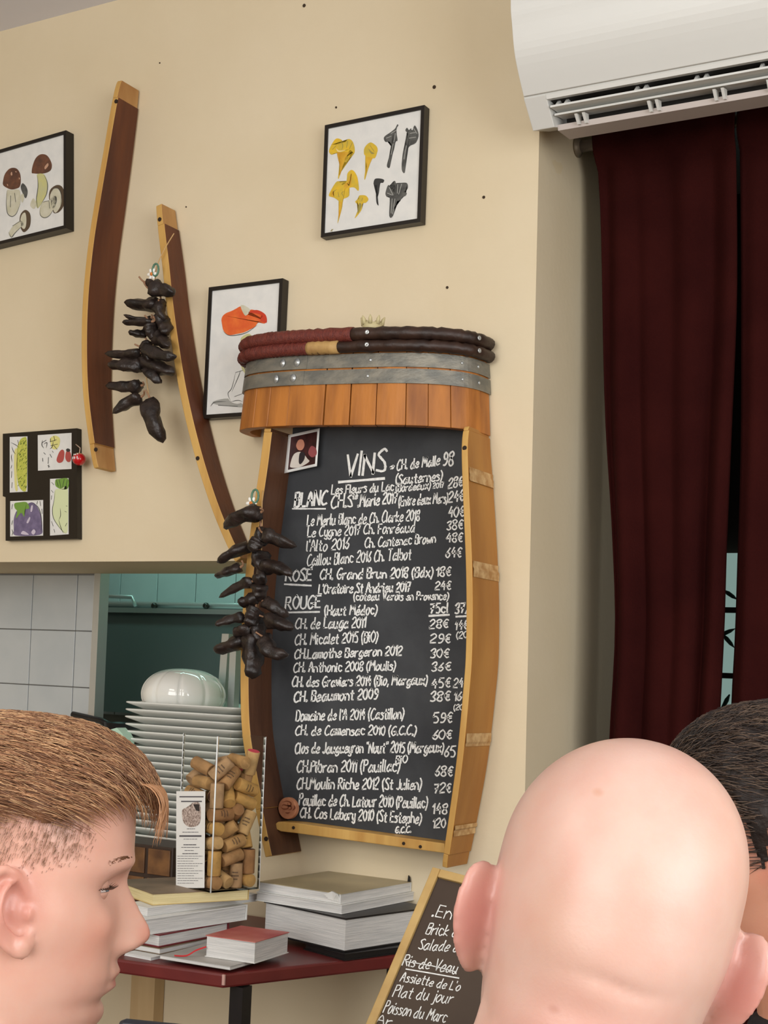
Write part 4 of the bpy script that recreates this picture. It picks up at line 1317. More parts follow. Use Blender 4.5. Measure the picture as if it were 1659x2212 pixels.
mk('ribbon', bm, mat('ribbon_red', srgb(190, 44, 50), .5), rt)
z = TZ_ + .006
book('magazine', 'pile-bottom brown magazine with crumpled pages in the left stack', 'magazine', (345, 2062), (268, 2048), .19, z, .010, cbrn, pages_w, .001, group=g)
z += .0105
book('book', 'maroon-covered book in the middle of the left stack', 'book', (343, 2047), (266, 2032), .185, z, .022, cmar, pages_w, .002, group=g)
z += .0225
book('book', 'white hardback above the maroon book in the left stack', 'book', (312, 2021), (262, 2010), .25, z, .028, cw, pages_w, .002, group=g)
z += .0285
book('magazine', 'white glossy magazine below the cream book in the left stack', 'magazine', (318, 1979), (266, 1968), .27, z, .014, cw, pages_w, .0008, group=g, top=cw)
z += .0145
rt, n, u, v, ul = book('book', 'cream-paged paperback carrying the cork box', 'book', (329, 1956), (297, 1944), .19, z, .020, ccrm, pages_c, .001, group=g, top=cbrn, ulen=.17)
BZ = z + .0203

# ------------------------------------------------------------------ acrylic box full of wine corks
acr = mat('clear_acrylic', (.97, .985, .98, 1), .02, trans=1.0, ior=1.12, spec=.5)
acr_e = mat('acrylic_edge', (.93, .96, .95, 1), .15, trans=.25, ior=1.4, spec=.8)
nb_ = PZ(455, 1929, BZ)
AB, HB, TH = .1065, .276, .003
vd = (nb_ - CAM); vd.z = 0; vd.normalize()
sd = V((vd.y, -vd.x, 0))
al = math.radians(35.5)
bu = (-sd * math.sin(al) + vd * math.cos(al)).normalized()     # left-back side
bv = (sd * math.cos(al) + vd * math.sin(al)).normalized()       # right-back side
bc = nb_ + (bu + bv) * AB / 2
rt = thing('cork_box', 'tall clear acrylic box holding wine corks on the left book stack', 'box', V((bc.x, bc.y, BZ)))
for (c0, e1, e2) in ((nb_, bu * AB, bv * TH), (nb_ + bv * (AB - TH), bu * AB, bv * TH), (nb_ + bv * TH, bv * (AB - 2 * TH), bu * TH), (nb_ + bv * TH + bu * (AB - TH), bv * (AB - 2 * TH), bu * TH)):
    bm = BM(); obox(bm, c0, e1, e2, (0, 0, HB)); mk('panel', bm, acr, rt)
bm = BM(); obox(bm, nb_ + (bu + bv) * TH, bu * (AB - 2 * TH), bv * (AB - 2 * TH), (0, 0, TH)); mk('base', bm, acr, rt)
for cc in (nb_, nb_ + bu * AB, nb_ + bv * AB):
    bm = BM(); d = (cc - bc); d.z = 0; d.normalize()
    tube(bm, [cc + d * .0002, cc + d * .0002 + V((0, 0, HB))], .0014 if cc is nb_ else .0006, 8); mk('polished_edge', bm, acr_e, rt, True)
CORKS = [(-0.0377,-0.0277,0.012,-0.0,-1.0,-0.0),(0.0277,0.0377,0.012,-1.0,-0.0,0.0),(0.0377,-0.0259,0.012,0.0,1.0,0.0),(0.0267,0.0109,0.0121,-0.99,0.15,0.0),(0.0079,-0.0107,0.022,-0.0,-0.0,1.0),(-0.0377,0.0163,0.012,0.0,1.0,0.0),(0.0135,-0.0343,0.022,-0.0,-0.0,1.0),(-0.0164,0.0376,0.027,-0.86,0.0,0.51),(-0.0138,-0.026,0.0183,-0.19,0.91,0.37),(-0.0377,0.0275,0.0669,-0.0,-0.69,0.72),(0.031,-0.0107,0.0458,-0.32,0.0,0.95),(-0.0015,-0.0377,0.0546,0.96,-0.0,0.26),(0.0021,0.0377,0.0442,-0.86,0.0,0.51),(-0.037,-0.0377,0.0461,0.0,0.0,-1.0),(-0.0122,0.0049,0.0364,-0.25,-0.57,0.78),(0.0255,0.0135,0.0361,-1.0,0.0,0.01),(-0.0377,0.0033,0.0365,-0.0,-1.0,0.02),(0.0377,-0.0377,0.0461,0.0,-0.0,1.0),(0.002,-0.0377,0.0806,0.96,0.0,0.26),(-0.0377,-0.0266,0.0799,0.0,-0.98,0.18),(0.0377,0.0195,0.0765,-0.0,0.79,0.61),(-0.0082,-0.008,0.0735,-0.59,0.58,0.55),(-0.0048,0.0139,0.0619,0.97,-0.2,-0.09),(0.0377,0.0377,0.0461,0.0,-0.0,1.0),(-0.0376,-0.0273,0.1087,0.0,-1.0,-0.06),(0.0181,0.0083,0.0874,0.73,-0.65,0.19),(0.002,-0.0063,0.0985,0.55,-0.75,-0.37),(0.0047,0.0377,0.0719,-0.92,0.0,0.39),(0.0377,0.0266,0.1123,-0.0,-0.79,-0.61),(-0.0098,-0.0293,0.1021,-0.61,0.54,-0.58),(-0.0223,0.0377,0.0979,0.92,-0.0,0.39),(-0.0268,0.0139,0.107,0.76,0.26,0.6),(0.0377,-0.0223,0.0891,-0.0,-0.35,-0.94),(-0.0377,0.0377,0.1302,0.0,0.0,1.0),(-0.0277,-0.0376,0.1324,1.0,-0.0,0.0),(0.0267,0.0032,0.1216,-0.77,-0.08,-0.63),(0.0295,-0.0376,0.1161,0.44,0.0,0.9),(0.0107,0.0297,0.1086,0.39,0.5,-0.77),(0.0377,0.0234,0.1505,0.0,-0.95,0.3),(-0.0279,0.015,0.137,-0.65,-0.47,-0.6),(-0.0237,-0.0131,0.1298,-0.72,-0.07,0.69),(0.0035,0.0377,0.1456,0.77,0.0,-0.64),(0.0109,-0.0261,0.1324,0.27,0.86,-0.44),(-0.0027,-0.0019,0.1404,-0.16,-0.88,0.45),(0.0377,0.0262,0.1749,-0.0,-0.95,0.3),(0.026,-0.0314,0.1554,0.92,-0.14,-0.37),(-0.0377,0.0265,0.164,-0.0,0.98,0.19),(0.003,0.0377,0.1774,-0.94,-0.0,0.35),(-0.0214,-0.0072,0.1636,-0.6,-0.8,0.02),(-0.0377,-0.0377,0.1665,-0.0,-0.0,1.0),(0.0377,0.0262,0.2001,-0.0,0.95,-0.3),(0.0135,0.0056,0.1575,0.14,-0.99,0.08),(0.0243,0.0263,0.2212,0.2,0.97,-0.16),(-0.0377,0.0037,0.1868,-0.0,-1.0,-0.04),(0.0261,-0.0376,0.1803,-0.94,0.0,0.34),(-0.0063,-0.0275,0.1659,-0.36,-0.69,-0.63),(-0.0135,0.0038,0.1898,-0.08,-0.94,0.32),(-0.0265,0.0377,0.1999,0.81,-0.0,0.59),(0.0377,-0.0147,0.1847,0.0,-0.33,0.94),(0.0136,0.0179,0.1904,0.0,-0.82,-0.58),(0.009,-0.0013,0.2062,-0.76,0.55,0.35),(0.0377,-0.033,0.2253,-0.0,0.28,-0.96),(-0.0067,-0.0306,0.197,0.72,0.19,0.66),(0.0136,-0.0271,0.2268,0.0,1.0,0.08),(-0.0255,-0.0303,0.2133,-0.53,0.46,-0.71),(-0.0339,0.0138,0.2147,-0.22,0.93,0.31)]
ck = [mat('cork_%d' % i, srgb(*c), .85, srgb(*[int(q * .86) for q in c]), 60, .4, 150) for i, c in enumerate(((190, 146, 92), (176, 132, 86), (202, 162, 108), (164, 118, 74), (182, 144, 104), (196, 150, 84)))]
cend = mat('cork_wine_end', srgb(92, 50, 40), .85)
cpink = mat('cork_pink', srgb(214, 76, 92), .7)
ink_m = mat('cork_ink', srgb(70, 50, 40), .8)


def cork_mesh(mi, stained):
    bm = BM()
    lathe(bm, [(.0108, -.022), (.0119, -.0208), (.0119, .0208), (.0108, .022)], (0, 0, 0), 18)
    for f in bm.faces:
        if stained and len(f.verts) > 6 and f.calc_center_median().z > 0: f.material_index = 1
    me = bpy.data.meshes.new('cork'); bm.to_mesh(me); bm.free()
    me.materials.append(ck[mi]); me.materials.append(cpink if stained == 2 else cend)
    for p in me.polygons: p.use_smooth = len(p.vertices) < 6
    return me


cme = {(i, s_): cork_mesh(i, s_) for i in range(6) for s_ in (0, 1, 2)}
bm = BM()
for hh, aw_ in ((.006, .9), (0, 1.2), (-.006, .8)):
    for i in range(6):
        a0 = -aw_ / 2 + aw_ * i / 6; a1 = a0 + aw_ / 9
        bm.faces.new([bm.verts.new((.0121 * math.sin(a), -.0121 * math.cos(a), h_)) for a, h_ in ((a0, hh - .0012), (a1, hh - .0012), (a1, hh + .0012), (a0, hh + .0012))])
bm_me = bpy.data.meshes.new('print'); bm.to_mesh(bm_me); bm.free(); bm_me.materials.append(ink_m)
RB = Matrix((bv, bu, V((0, 0, 1)))).transposed()
random.seed(21)
for i, (x, y, z_, ax, ay, az) in enumerate(CORKS):
    pink = i in (50, 38, 13, 61)
    mi = random.randrange(6)
    st = 2 if pink else random.choice((0, 0, 1))
    o = bpy.data.objects.new('cork', cme[(mi, st)])
    COL.objects.link(o)
    p = bc + RB @ V((x, y, 0)) + V((0, 0, BZ - bc.z + z_ + TH + .0003))
    d = RB @ V((ax, ay, az))
    if pink and (d.y > 0): d = -d
    # turn the printed side to the room
    zq = d.normalized(); xq = zq.cross(V((FH.x, FH.y, -.2))); xq = xq.normalized() if xq.length > .01 else frame_axes(zq)[0]
    yq = zq.cross(xq)
    mm = Matrix((xq, yq, zq)).transposed()
    if (mm @ V((0, -1, 0))).dot(FH) > 0: mm = Matrix((-xq, -yq, zq)).transposed()
    o.matrix_world = Matrix.Translation(p) @ mm.to_4x4()
    tag(o, {50: 'wine cork with a pink end, second highest in the acrylic box', 38: 'wine cork with a pink end halfway up the acrylic box', 13: 'wine cork with a pink end lowest in the acrylic box', 61: 'wine cork with a pink end sticking up highest in the acrylic box'}[i] if pink else 'used wine cork lying in the pile in the acrylic box', 'cork', 'pink-ended corks in the acrylic box' if pink else 'wine corks in the acrylic box')
    if not pink and i % 2 == 0:
        q = bpy.data.objects.new('print', bm_me); COL.objects.link(q); q.parent = o

# leaflet leaning on the box
fp = nb_ + bu * .004 - bv * .0022
rt = thing('leaflet', 'narrow white leaflet with a picture and small print leaning against the cork box', 'leaflet', V((fp.x, fp.y, BZ)))
pn = (-bv).normalized()
def onl(e):
    og = nb_ - bv * (.0035 + e)
    return lambda x, y: PL(x, y, og, bv)
def clampz(p):
    return p
q = [(381, 1709), (443, 1709), (441, 1918), (380, 1918)]
bm = BM(); P4 = [onl(0)(*c) for c in q]; prism(bm, P4, bv * .0006); mk('sheet', bm, paper_w, rt)
o, s = (240, 1560), 4.1475
flat('printed_photo', Z(o, s, [(635, 800), (660, 770), (720, 750), (722, 725), (795, 730), (795, 900), (715, 940), (650, 900)]), onl(.0004), mat('print_sepia', srgb(120, 100, 92), .6, srgb(206, 190, 180), 300), rt)
flat('printed_photo', Z(o, s, [(735, 735), (790, 735), (792, 800), (760, 790)]), onl(.0006), mat('print_dark', srgb(50, 44, 44), .6), rt, smooth=False)
inkp = mat('print_ink', srgb(80, 78, 84), .7)
bm = BM()
random.seed(5)
for (yy, x0, x1, wd) in [(668, 615, 825, 2.6), (710, 630, 810, 2.6), (955, 680, 750, 1.2), (985, 640, 780, 1.2), (1020, 615, 805, 3.4), (1048, 650, 770, 1), (1098, 650, 760, 1.8), (1122, 630, 790, 1.2), (1150, 660, 740, 1.2), (1178, 640, 775, 1.6)] + [(1200 + 22 * k, 595, 820 - (k % 3) * 40, .9) for k in range(12)]:
    x = x0
    while x < x1:
        x2 = min(x1, x + random.uniform(12, 34))
        ribbon(bm, [V((o[0] + x / s, o[1] + yy / s, 0)), V((o[0] + x2 / s, o[1] + yy / s, 0))], wd, onl(.0004))
        x = x2 + 6
mk('printed_lines', bm, inkp, rt)

# small dark wooden box behind the books
a = PY(318, 1825, -.15); b = PY(371, 1905, -.15)
rt = thing('wooden_box', 'small dark wooden box with amber panels behind the left book stack', 'box', V((a.x - .05, -.10, TZ_)))
wf = mat('box_frame', srgb(56, 42, 34), .5)
amb = mat('amber_panel', srgb(128, 90, 54), .45, srgb(86, 58, 38), 24)
xa, xb = a.x - .12, b.x
bm = BM(); box(bm, xa, xb, -.15, -.05, TZ_ + .0003, a.z); mk('body', bm, wf, rt, bevel=.002)
zm = (TZ_ + a.z) / 2
for (x0, x1) in ((a.x + .006, xb - .005), (a.x - .055, a.x - .003)):
    for (z0, z1) in ((zm + .012, a.z - .006), (zm - .045, zm + .004)):
        bm = BM(); box(bm, x0, x1, -.1535, -.1495, z0, z1); mk('panel', bm, amb, rt, bevel=.001)

# ------------------------------------------------------------------ plates and ceramic pumpkin in the hatch
CZ_ = .7802
y_f = .050
xa, xb = PY(263, 1520, y_f).x, PY(521, 1535, y_f).x
SIDE = xb - xa
pm = mat('porcelain', srgb(226, 228, 222), .18, coat=.3)
SD = min(SIDE, .315)
yc_ = y_f + SD / 2


def plate_mesh(h):
    bm = BM()
    def ring(a, z, r, inset=0):
        out = []
        for k in range(4):
            cx = (1, -1, -1, 1)[k] * (a - r); cy = (1, 1, -1, -1)[k] * (a - r)
            for j in range(5):
                t = math.pi / 2 * (k + j / 4)
                out.append(bm.verts.new((cx + r * math.cos(t), cy + r * math.sin(t), z)))
        return out
    H = SD / 2
    rg = [ring(H * .62, 0, .03), ring(H * .70, .0, .03), ring(H * .94, h - .008, .022), ring(H * .995, h - .0035, .018), ring(H, h - .0015, .018), ring(H * .992, h, .018), ring(H * .93, h - .003, .02), ring(H * .70, .0075, .03), ring(H * .5, .006, .03)]
    for a, b in zip(rg, rg[1:]):
        n = len(a)
        for k in range(n): bm.faces.new((a[k], a[(k + 1) % n], b[(k + 1) % n], b[k]))
    bm.faces.new(rg[0][::-1]); bm.faces.new(rg[-1])
    bmesh.ops.recalc_face_normals(bm, faces=bm.faces)
    me = bpy.data.meshes.new('plate'); bm.to_mesh(me); bm.free(); me.materials.append(pm)
    for p in me.polygons: p.use_smooth = True
    return me


pmesh = plate_mesh(.026)
ztop = PY(300, 1516, y_f).z
NP = 24
sp = (ztop - .026 - CZ_) / (NP - 1)
ORD = 'second third fourth fifth sixth seventh eighth ninth tenth eleventh twelfth thirteenth fourteenth fifteenth sixteenth seventeenth eighteenth nineteenth twentieth twenty-first twenty-second twenty-third lowest'.split()
random.seed(2)
for i in range(NP):
    o = bpy.data.objects.new('square_plate', pmesh)
    COL.objects.link(o)
    o.location = (xa + SD / 2 + random.uniform(-.003, .003), yc_ + random.uniform(-.002, .002), CZ_ + sp * i)
    top = i == NP - 1
    tag(o, 'topmost square white plate of the stack, carrying the ceramic pumpkin' if top else '%s square white plate from top of the tall stack in the hatch' % ORD[NP - 2 - i], 'plate', 'square plates stacked in the hatch')
pc_ = PY(397, 1500, yc_)
prd = .098
rt = thing('ceramic_pumpkin', 'glossy white ribbed ceramic pumpkin on top of the plate stack', 'ceramic pumpkin', V((pc_.x, yc_, CZ_ + sp * (NP - 1) + .0085)))
base = V((pc_.x, yc_, CZ_ + sp * (NP - 1) + .0085))
hp_ = PY(380, 1443, yc_ - .02).z - base.z
prof = [(prd * .80, 0), (prd * .93, hp_ * .10), (prd * .985, hp_ * .24)]
for k in range(20):
    t = math.pi / 2 * .985 * k / 19
    prof.append((prd * math.cos(t) ** .82, hp_ * (.36 + .64 * math.sin(t))))
prof.append((.004, hp_ * .985)); prof.append((.001, hp_ * .96))
bm = BM(); lathe(bm, prof, base, 144, ribs=lambda a: 1 - .05 * (1 - abs(math.sin(a * 5 + .3))) ** 7)
mk('body', bm, mat('white_glaze', srgb(236, 236, 230), .08, coat=1.0), rt, True)
# black pan and mint cloth behind the plates
c = PY(238, 1585, .16); c.z = CZ_
rt = thing('black_pan', 'black pan rim showing between blond head and the plates', 'pan', V((c.x, .22, CZ_)))
hh = PY(238, 1560, .2).z - CZ_
bm = BM(); lathe(bm, [(.05, 0), (.058, hh), (.056, hh), (.05, hh - .03)], V((c.x + .005, .22, CZ_)), 32); mk('pan_body', bm, blk_m, rt, True)
bm = BM(); tube(bm, [V((c.x - .05, .22, CZ_ + hh - .01)), V((c.x - .09, .23, CZ_ + hh)), V((c.x - .2, .25, CZ_ + hh + .01))], .008, 10); mk('handle', bm, blk_m, rt, True)
rt = thing('mint_cloth', 'mint green folded cloth beside the plate stack', 'cloth', V((PY(255, 1600, .03).x, .03, CZ_)))
mint = mat('mint_fabric', srgb(176, 206, 184), .8)
bm = BM()
tp_ = [PY(x, y, .02 + k * .004) for k, (x, y) in enumerate(((232, 1578), (252, 1572), (264, 1585), (271, 1598)))]
lo_ = [V((p.x, p.y + .01, CZ_ + .001)) for p in tp_]
for i in range(3):
    prism(bm, [tp_[i], tp_[i + 1], lo_[i + 1], lo_[i]], (0, .03, 0))
mk('fold', bm, mint, rt)

# ------------------------------------------------------------------ menu easel board in front
ez = .447; ec = .894
eh = (RT * .98 * ec + UP * -.19 * ec - FW * ez).normalized()
ev = (RT * -.43 * ec + UP * -.9 * ec - FW * ez).normalized()
ev = (ev - eh * ev.dot(eh)).normalized()
EN = eh.cross(ev).normalized()
if EN.dot(FW) > 0: EN = -EN
E0 = PD(934, 1872, 1.95)
EWd, EH = .42, .64
rt = thing('menu_easel', 'small wood-framed chalkboard with the dish menu leaning half behind the bald head', 'menu board', V(((E0 + eh * .2 + ev * EH).x, (E0 + eh * .2 + ev * EH).y, 0)))
fwd_ = .0125
ew_m = mat('easel_wood', srgb(196, 164, 104), .55, srgb(180, 146, 88), 20)
for c0, e1, e2 in ((E0, ev * EH, eh * fwd_), (E0 + eh * (EWd - fwd_), ev * EH, eh * fwd_), (E0 + eh * fwd_, eh * (EWd - 2 * fwd_), ev * fwd_), (E0 + eh * fwd_ + ev * (EH - fwd_), eh * (EWd - 2 * fwd_), ev * fwd_)):
    bm = BM(); obox(bm, c0, e1, e2, -EN * .016); mk('frame_rail', bm, ew_m, rt, bevel=.0015)
bm = BM(); obox(bm, E0 + (eh + ev) * fwd_ * .8 - EN * .005, ev * (EH - 1.6 * fwd_), eh * (EWd - 1.6 * fwd_), -EN * .006); mk('board', bm, mat('brown_slate', srgb(62, 48, 38), .7, srgb(72, 58, 46), 6), rt)
one = lambda x, y: PL(x, y, E0 - EN * .0045, EN)
o, s = (750, 1840), 5.35
for (tx, x0, y0, x1, y1, cap) in ((".En", 975, 745, 1190, 775, 128), ("Brick d", 905, 950, 1260, 985, 125), ("Salade d", 820, 1120, 1270, 1160, 115), ("*Ris de Veau", 590, 1300, 1260, 1410, 120), ("Assiette de L'o", 610, 1490, 1290, 1610, 100), ("Plat du jour", 525, 1665, 1200, 1755, 125), ("Poisson du Marc", 415, 1850, 1130, 1970, 125), (".Ar", 290, 1965, 500, 2010, 95)):
    bm = BM(); write(bm, tx, o[0] + x0 / s, o[1] + y0 / s, o[0] + x1 / s, o[1] + y1 / s, cap / s, one, 2.3, .42); mk('chalk_lettering', bm, chalk_m, rt)
bm = BM()
ribbon(bm, [V((o[0] + 680 / s, o[1] + 1355 / s, 0)), V((o[0] + 950 / s, o[1] + 1400 / s, 0)), V((o[0] + 1290 / s, o[1] + 1460 / s, 0))], 2.8, one)
ribbon(bm, [V((o[0] + 690 / s, o[1] + 1270 / s, 0)), V((o[0] + 950 / s, o[1] + 1310 / s, 0)), V((o[0] + 1250 / s, o[1] + 1385 / s, 0))], 2.0, one)
mk('chalk_underline', bm, chalk_m, rt)
for kk in (.36,):
    p = E0 + eh * kk - EN * .018
    p2 = p + ev * EH
    bm = BM(); tube(bm, [p + ev * .05, V((p.x - EN.x * .20, p.y - EN.y * .20, .001))], .011, 8); mk('leg', bm, ew_m, rt, True)
    bm = BM(); tube(bm, [p2 - ev * .02, V((p2.x, p2.y, .001))], .011, 8); mk('leg', bm, ew_m, rt, True)

# ------------------------------------------------------------------ empty chair whose dark top rail just shows at the bottom edge
p0, p1 = PD(250, 2203, 1.62), PD(792, 2193, 1.56)
nav = mat('navy_chair', srgb(38, 40, 50), .45)
d = (p1 - p0); d.z = 0; W_ = d.length; d.normalize()
bk = V((-d.y, d.x, 0))
if bk.dot(FH) < 0: bk = -bk
zt = p1.z - .034
rt = thing('dining_chair', 'dark navy chair whose top rail crosses the bottom edge below the table', 'chair', V((p0.x, p0.y, 0)))
bm = BM(); a = V((p0.x, p0.y, zt - .07)); obox(bm, a, d * W_, bk * .022, (0, 0, .07)); mk('backrest', bm, nav, rt, bevel=.008)
bm = BM(); a2 = V((p0.x, p0.y, .43)) + bk * .012; obox(bm, a2, d * W_, bk * .40, (0, 0, .035)); mk('seat', bm, nav, rt, bevel=.008)
for (i, j, top) in ((.02, .0, zt - .06), (W_ - .045, .0, zt - .06), (.02, .37, .43), (W_ - .045, .37, .43)):
    bm = BM(); c0 = V((p0.x, p0.y, 0)) + d * i + bk * j; obox(bm, c0, d * .025, bk * .022, (0, 0, top)); mk('leg', bm, nav, rt)
# ------------------------------------------------------------------ people
def skin_mat(name, base, hm, feats):
    """skin with broad colour zones in head space (lips, ears, nose, cropped-hair tint); hm: head matrix in body space"""
    mt = bpy.data.materials.new(name)
    mt.use_nodes = True
    nt = mt.node_tree
    b = nt.nodes['Principled BSDF']
    b.inputs['Roughness'].default_value = .37
    b.inputs['Specular IOR Level'].default_value = .45
    b.inputs['Subsurface Weight'].default_value = .25
    b.inputs['Subsurface Radius'].default_value = (.010, .004, .002)
    b.inputs['Subsurface Scale'].default_value = .6
    tc = nt.nodes.new('ShaderNodeTexCoord')
    mp = nt.nodes.new('ShaderNodeMapping')
    mp.vector_type = 'TEXTURE'
    mp.inputs['Location'].default_value = hm.translation
    mp.inputs['Rotation'].default_value = hm.to_euler()
    nt.links.new(tc.outputs['Object'], mp.inputs[0])
    nz = nt.nodes.new('ShaderNodeTexNoise')
    nz.inputs['Scale'].default_value = 28
    nz.inputs['Detail'].default_value = 5
    nt.links.new(mp.outputs[0], nz.inputs[0])
    cr = nt.nodes.new('ShaderNodeValToRGB')
    cr.color_ramp.elements[0].position, cr.color_ramp.elements[1].position = .35, .68
    cr.color_ramp.elements[0].color = base
    cr.color_ramp.elements[1].color = tuple(c * f for c, f in zip(base[:3], (.97, .88, .86))) + (1,)
    nt.links.new(nz.outputs[0], cr.inputs[0])
    cur = cr.outputs[0]
    for (c, r, col, amt, soft) in feats:
        sub = nt.nodes.new('ShaderNodeVectorMath'); sub.operation = 'SUBTRACT'
        nt.links.new(mp.outputs[0], sub.inputs[0]); sub.inputs[1].default_value = c
        dv = nt.nodes.new('ShaderNodeVectorMath'); dv.operation = 'DIVIDE'
        nt.links.new(sub.outputs[0], dv.inputs[0]); dv.inputs[1].default_value = r
        ln = nt.nodes.new('ShaderNodeVectorMath'); ln.operation = 'LENGTH'
        nt.links.new(dv.outputs[0], ln.inputs[0])
        mr = nt.nodes.new('ShaderNodeMapRange'); mr.interpolation_type = 'SMOOTHSTEP'
        mr.inputs[1].default_value = 1.0; mr.inputs[2].default_value = 1.0 - soft
        mr.inputs[3].default_value = 0; mr.inputs[4].default_value = amt
        nt.links.new(ln.outputs['Value'], mr.inputs[0])
        mx = nt.nodes.new('ShaderNodeMix'); mx.data_type = 'RGBA'
        nt.links.new(mr.outputs[0], mx.inputs[0])
        nt.links.new(cur, mx.inputs[6]); mx.inputs[7].default_value = col
        cur = mx.outputs[2]
    nt.links.new(cur, b.inputs['Base Color'])
    n2 = nt.nodes.new('ShaderNodeTexNoise'); n2.inputs['Scale'].default_value = 420; n2.inputs['Detail'].default_value = 3
    nt.links.new(mp.outputs[0], n2.inputs[0])
    bp = nt.nodes.new('ShaderNodeBump'); bp.inputs['Strength'].default_value = .10; bp.inputs['Distance'].default_value = .001
    nt.links.new(n2.outputs[0], bp.inputs['Height']); nt.links.new(bp.outputs[0], b.inputs['Normal'])
    return mt


def sstep(a, b, x):
    t = max(0, min(1, (x - a) / (b - a)))
    return t * t * (3 - 2 * t)


def gs(x, c, w_):
    return math.exp(-((x - c) / w_) ** 2)


class Head:
    """head surface in head space: +x face, +y left, +z up, origin between the ear canals"""
    def __init__(s, **k):
        s.W = k.get('W', .077); s.top = k.get('top', .132); s.back = k.get('back', .100)
        s.nose = k.get('nose', 1.0); s.nape = k.get('nape', .066); s.crease = k.get('crease', 0)
        s.fr = k.get('front', [(-.135, .052), (-.118, .068), (-.110, .0755), (-.098, .0810), (-.086, .0815), (-.078, .0865), (-.066, .0895), (-.050, .0885),
                               (-.030, .0885), (-.008, .0875), (.008, .087), (.024, .0945), (.040, .0955), (.062, .0945)])
        s.bk = [(-.135, s.nape - .004), (-.110, s.nape), (-.085, s.nape + .006), (-.060, s.nape + .016), (-.035, s.back - .010), (-.005, s.back), (.032, s.back + .002)]
        s.wd = [(-.135, .045), (-.115, .050), (-.100, .056), (-.080, .0625), (-.060, .067), (-.030, .0715), (0, s.W - .0015), (.025, s.W), (.045, s.W)]

    def row(s, z):
        """everything that depends on the height alone"""
        zf, zk, zw = .060, .030, .042
        el = lambda z_0: max(0, 1 - ((z - z_0) / (s.top - z_0)) ** 2.1) ** .5 if z > z_0 else 1
        xm = .004 * (1 - sstep(.05, s.top, z)) - .006 * sstep(.05, s.top, z)
        f = xm + (spline_tab(s.fr, min(z, zf)) - xm) * el(zf)
        b = -xm + (spline_tab(s.bk, min(z, zk)) + xm) * el(zk)
        w_ = spline_tab(s.wd, min(z, zw)) * el(zw)
        n_ = s.nose
        tip = spline_tab([(-.060, 0), (-.052, .004), (-.047, .016), (-.040, .026), (-.034, .0285), (-.026, .0255), (-.014, .018), (0, .0105), (.010, .006), (.020, .002), (.030, 0)], z) * n_
        wn = spline_tab([(-.060, .013), (-.044, .0150), (-.034, .0115), (-.015, .0085), (.008, .0080), (.03, .012)], z)
        return (z, f, b, w_, xm, tip, wn, .0075 * n_ * gs(z, -.042, .0075), .0125 * gs(z, .006, .0125), .0050 * gs(z, .0255, .0075), .0050 * gs(z, -.0655, .0052),
                .0055 * gs(z, -.0775, .0052), .0045 * gs(z, -.0712, .0022), .0030 * gs(z, -.087, .0045), .0040 * gs(z, -.103, .011), .0022 * gs(z, -.058, .016), .0045 * gs(z, -.022, .014), .003 * gs(z, -.02, .02))

    def pt(s, rw, t):
        """t angle from the face"""
        z, f, b, w_, xm, tip, wn, wing, sock, brow, ul, ll, ml, ulc, chin, naso, chk, side = rw
        c, sn = math.cos(t), math.sin(t)
        e = 2 / 2.2
        cx, sy = math.copysign(abs(c) ** e, c), math.copysign(abs(sn) ** e, sn)
        x = xm + (f - xm) * cx if c >= 0 else xm + (b + xm) * cx
        y = w_ * sy
        if c > 0:
            k = c ** 1.5
            ya = abs(y)
            x += k * (tip * gs(y, 0, wn) + wing * gs(ya, .0135, .0055) - sock * gs(ya, .031, .016) + brow * gs(ya, .030, .020)
                      + ul * gs(y, 0, .021) + ll * gs(y, 0, .018) - ml * gs(y, 0, .024) - ulc * gs(y, 0, .020) + chin * gs(y, 0, .018) - naso * gs(ya, .024, .005)) + chk * gs(ya, .045, .014)
        y += math.copysign(1, y) * side * gs(x, .04, .03)
        if s.crease and c < 0:
            wob = .0015 * math.sin(y * 90)
            x += .0030 * gs(z, -.018 + wob, .0026) * gs(y, -.004, .024)
            x -= .0020 * gs(z, -.030 + wob, .010) * gs(y, 0, .05)
        return V((x, y, z))

    def build(s, bm, M, nz=140, nt_=130):
        rings = []
        z0, z1 = -.135, s.top - .0004
        for j in range(nz + 1):
            u = j / nz
            z = z0 + (z1 - z0) * (u if u < .8 else .8 + .2 * (1 - (1 - (u - .8) / .2) ** 2))
            rw = s.row(z)
            rings.append([bm.verts.new(M @ s.pt(rw, 2 * math.pi * k / nt_)) for k in range(nt_)])
        for a, b in zip(rings, rings[1:]):
            for k in range(nt_):
                bm.faces.new((a[k], a[(k + 1) % nt_], b[(k + 1) % nt_], b[k]))
        bm.faces.new(rings[0][::-1]); bm.faces.new(rings[-1])


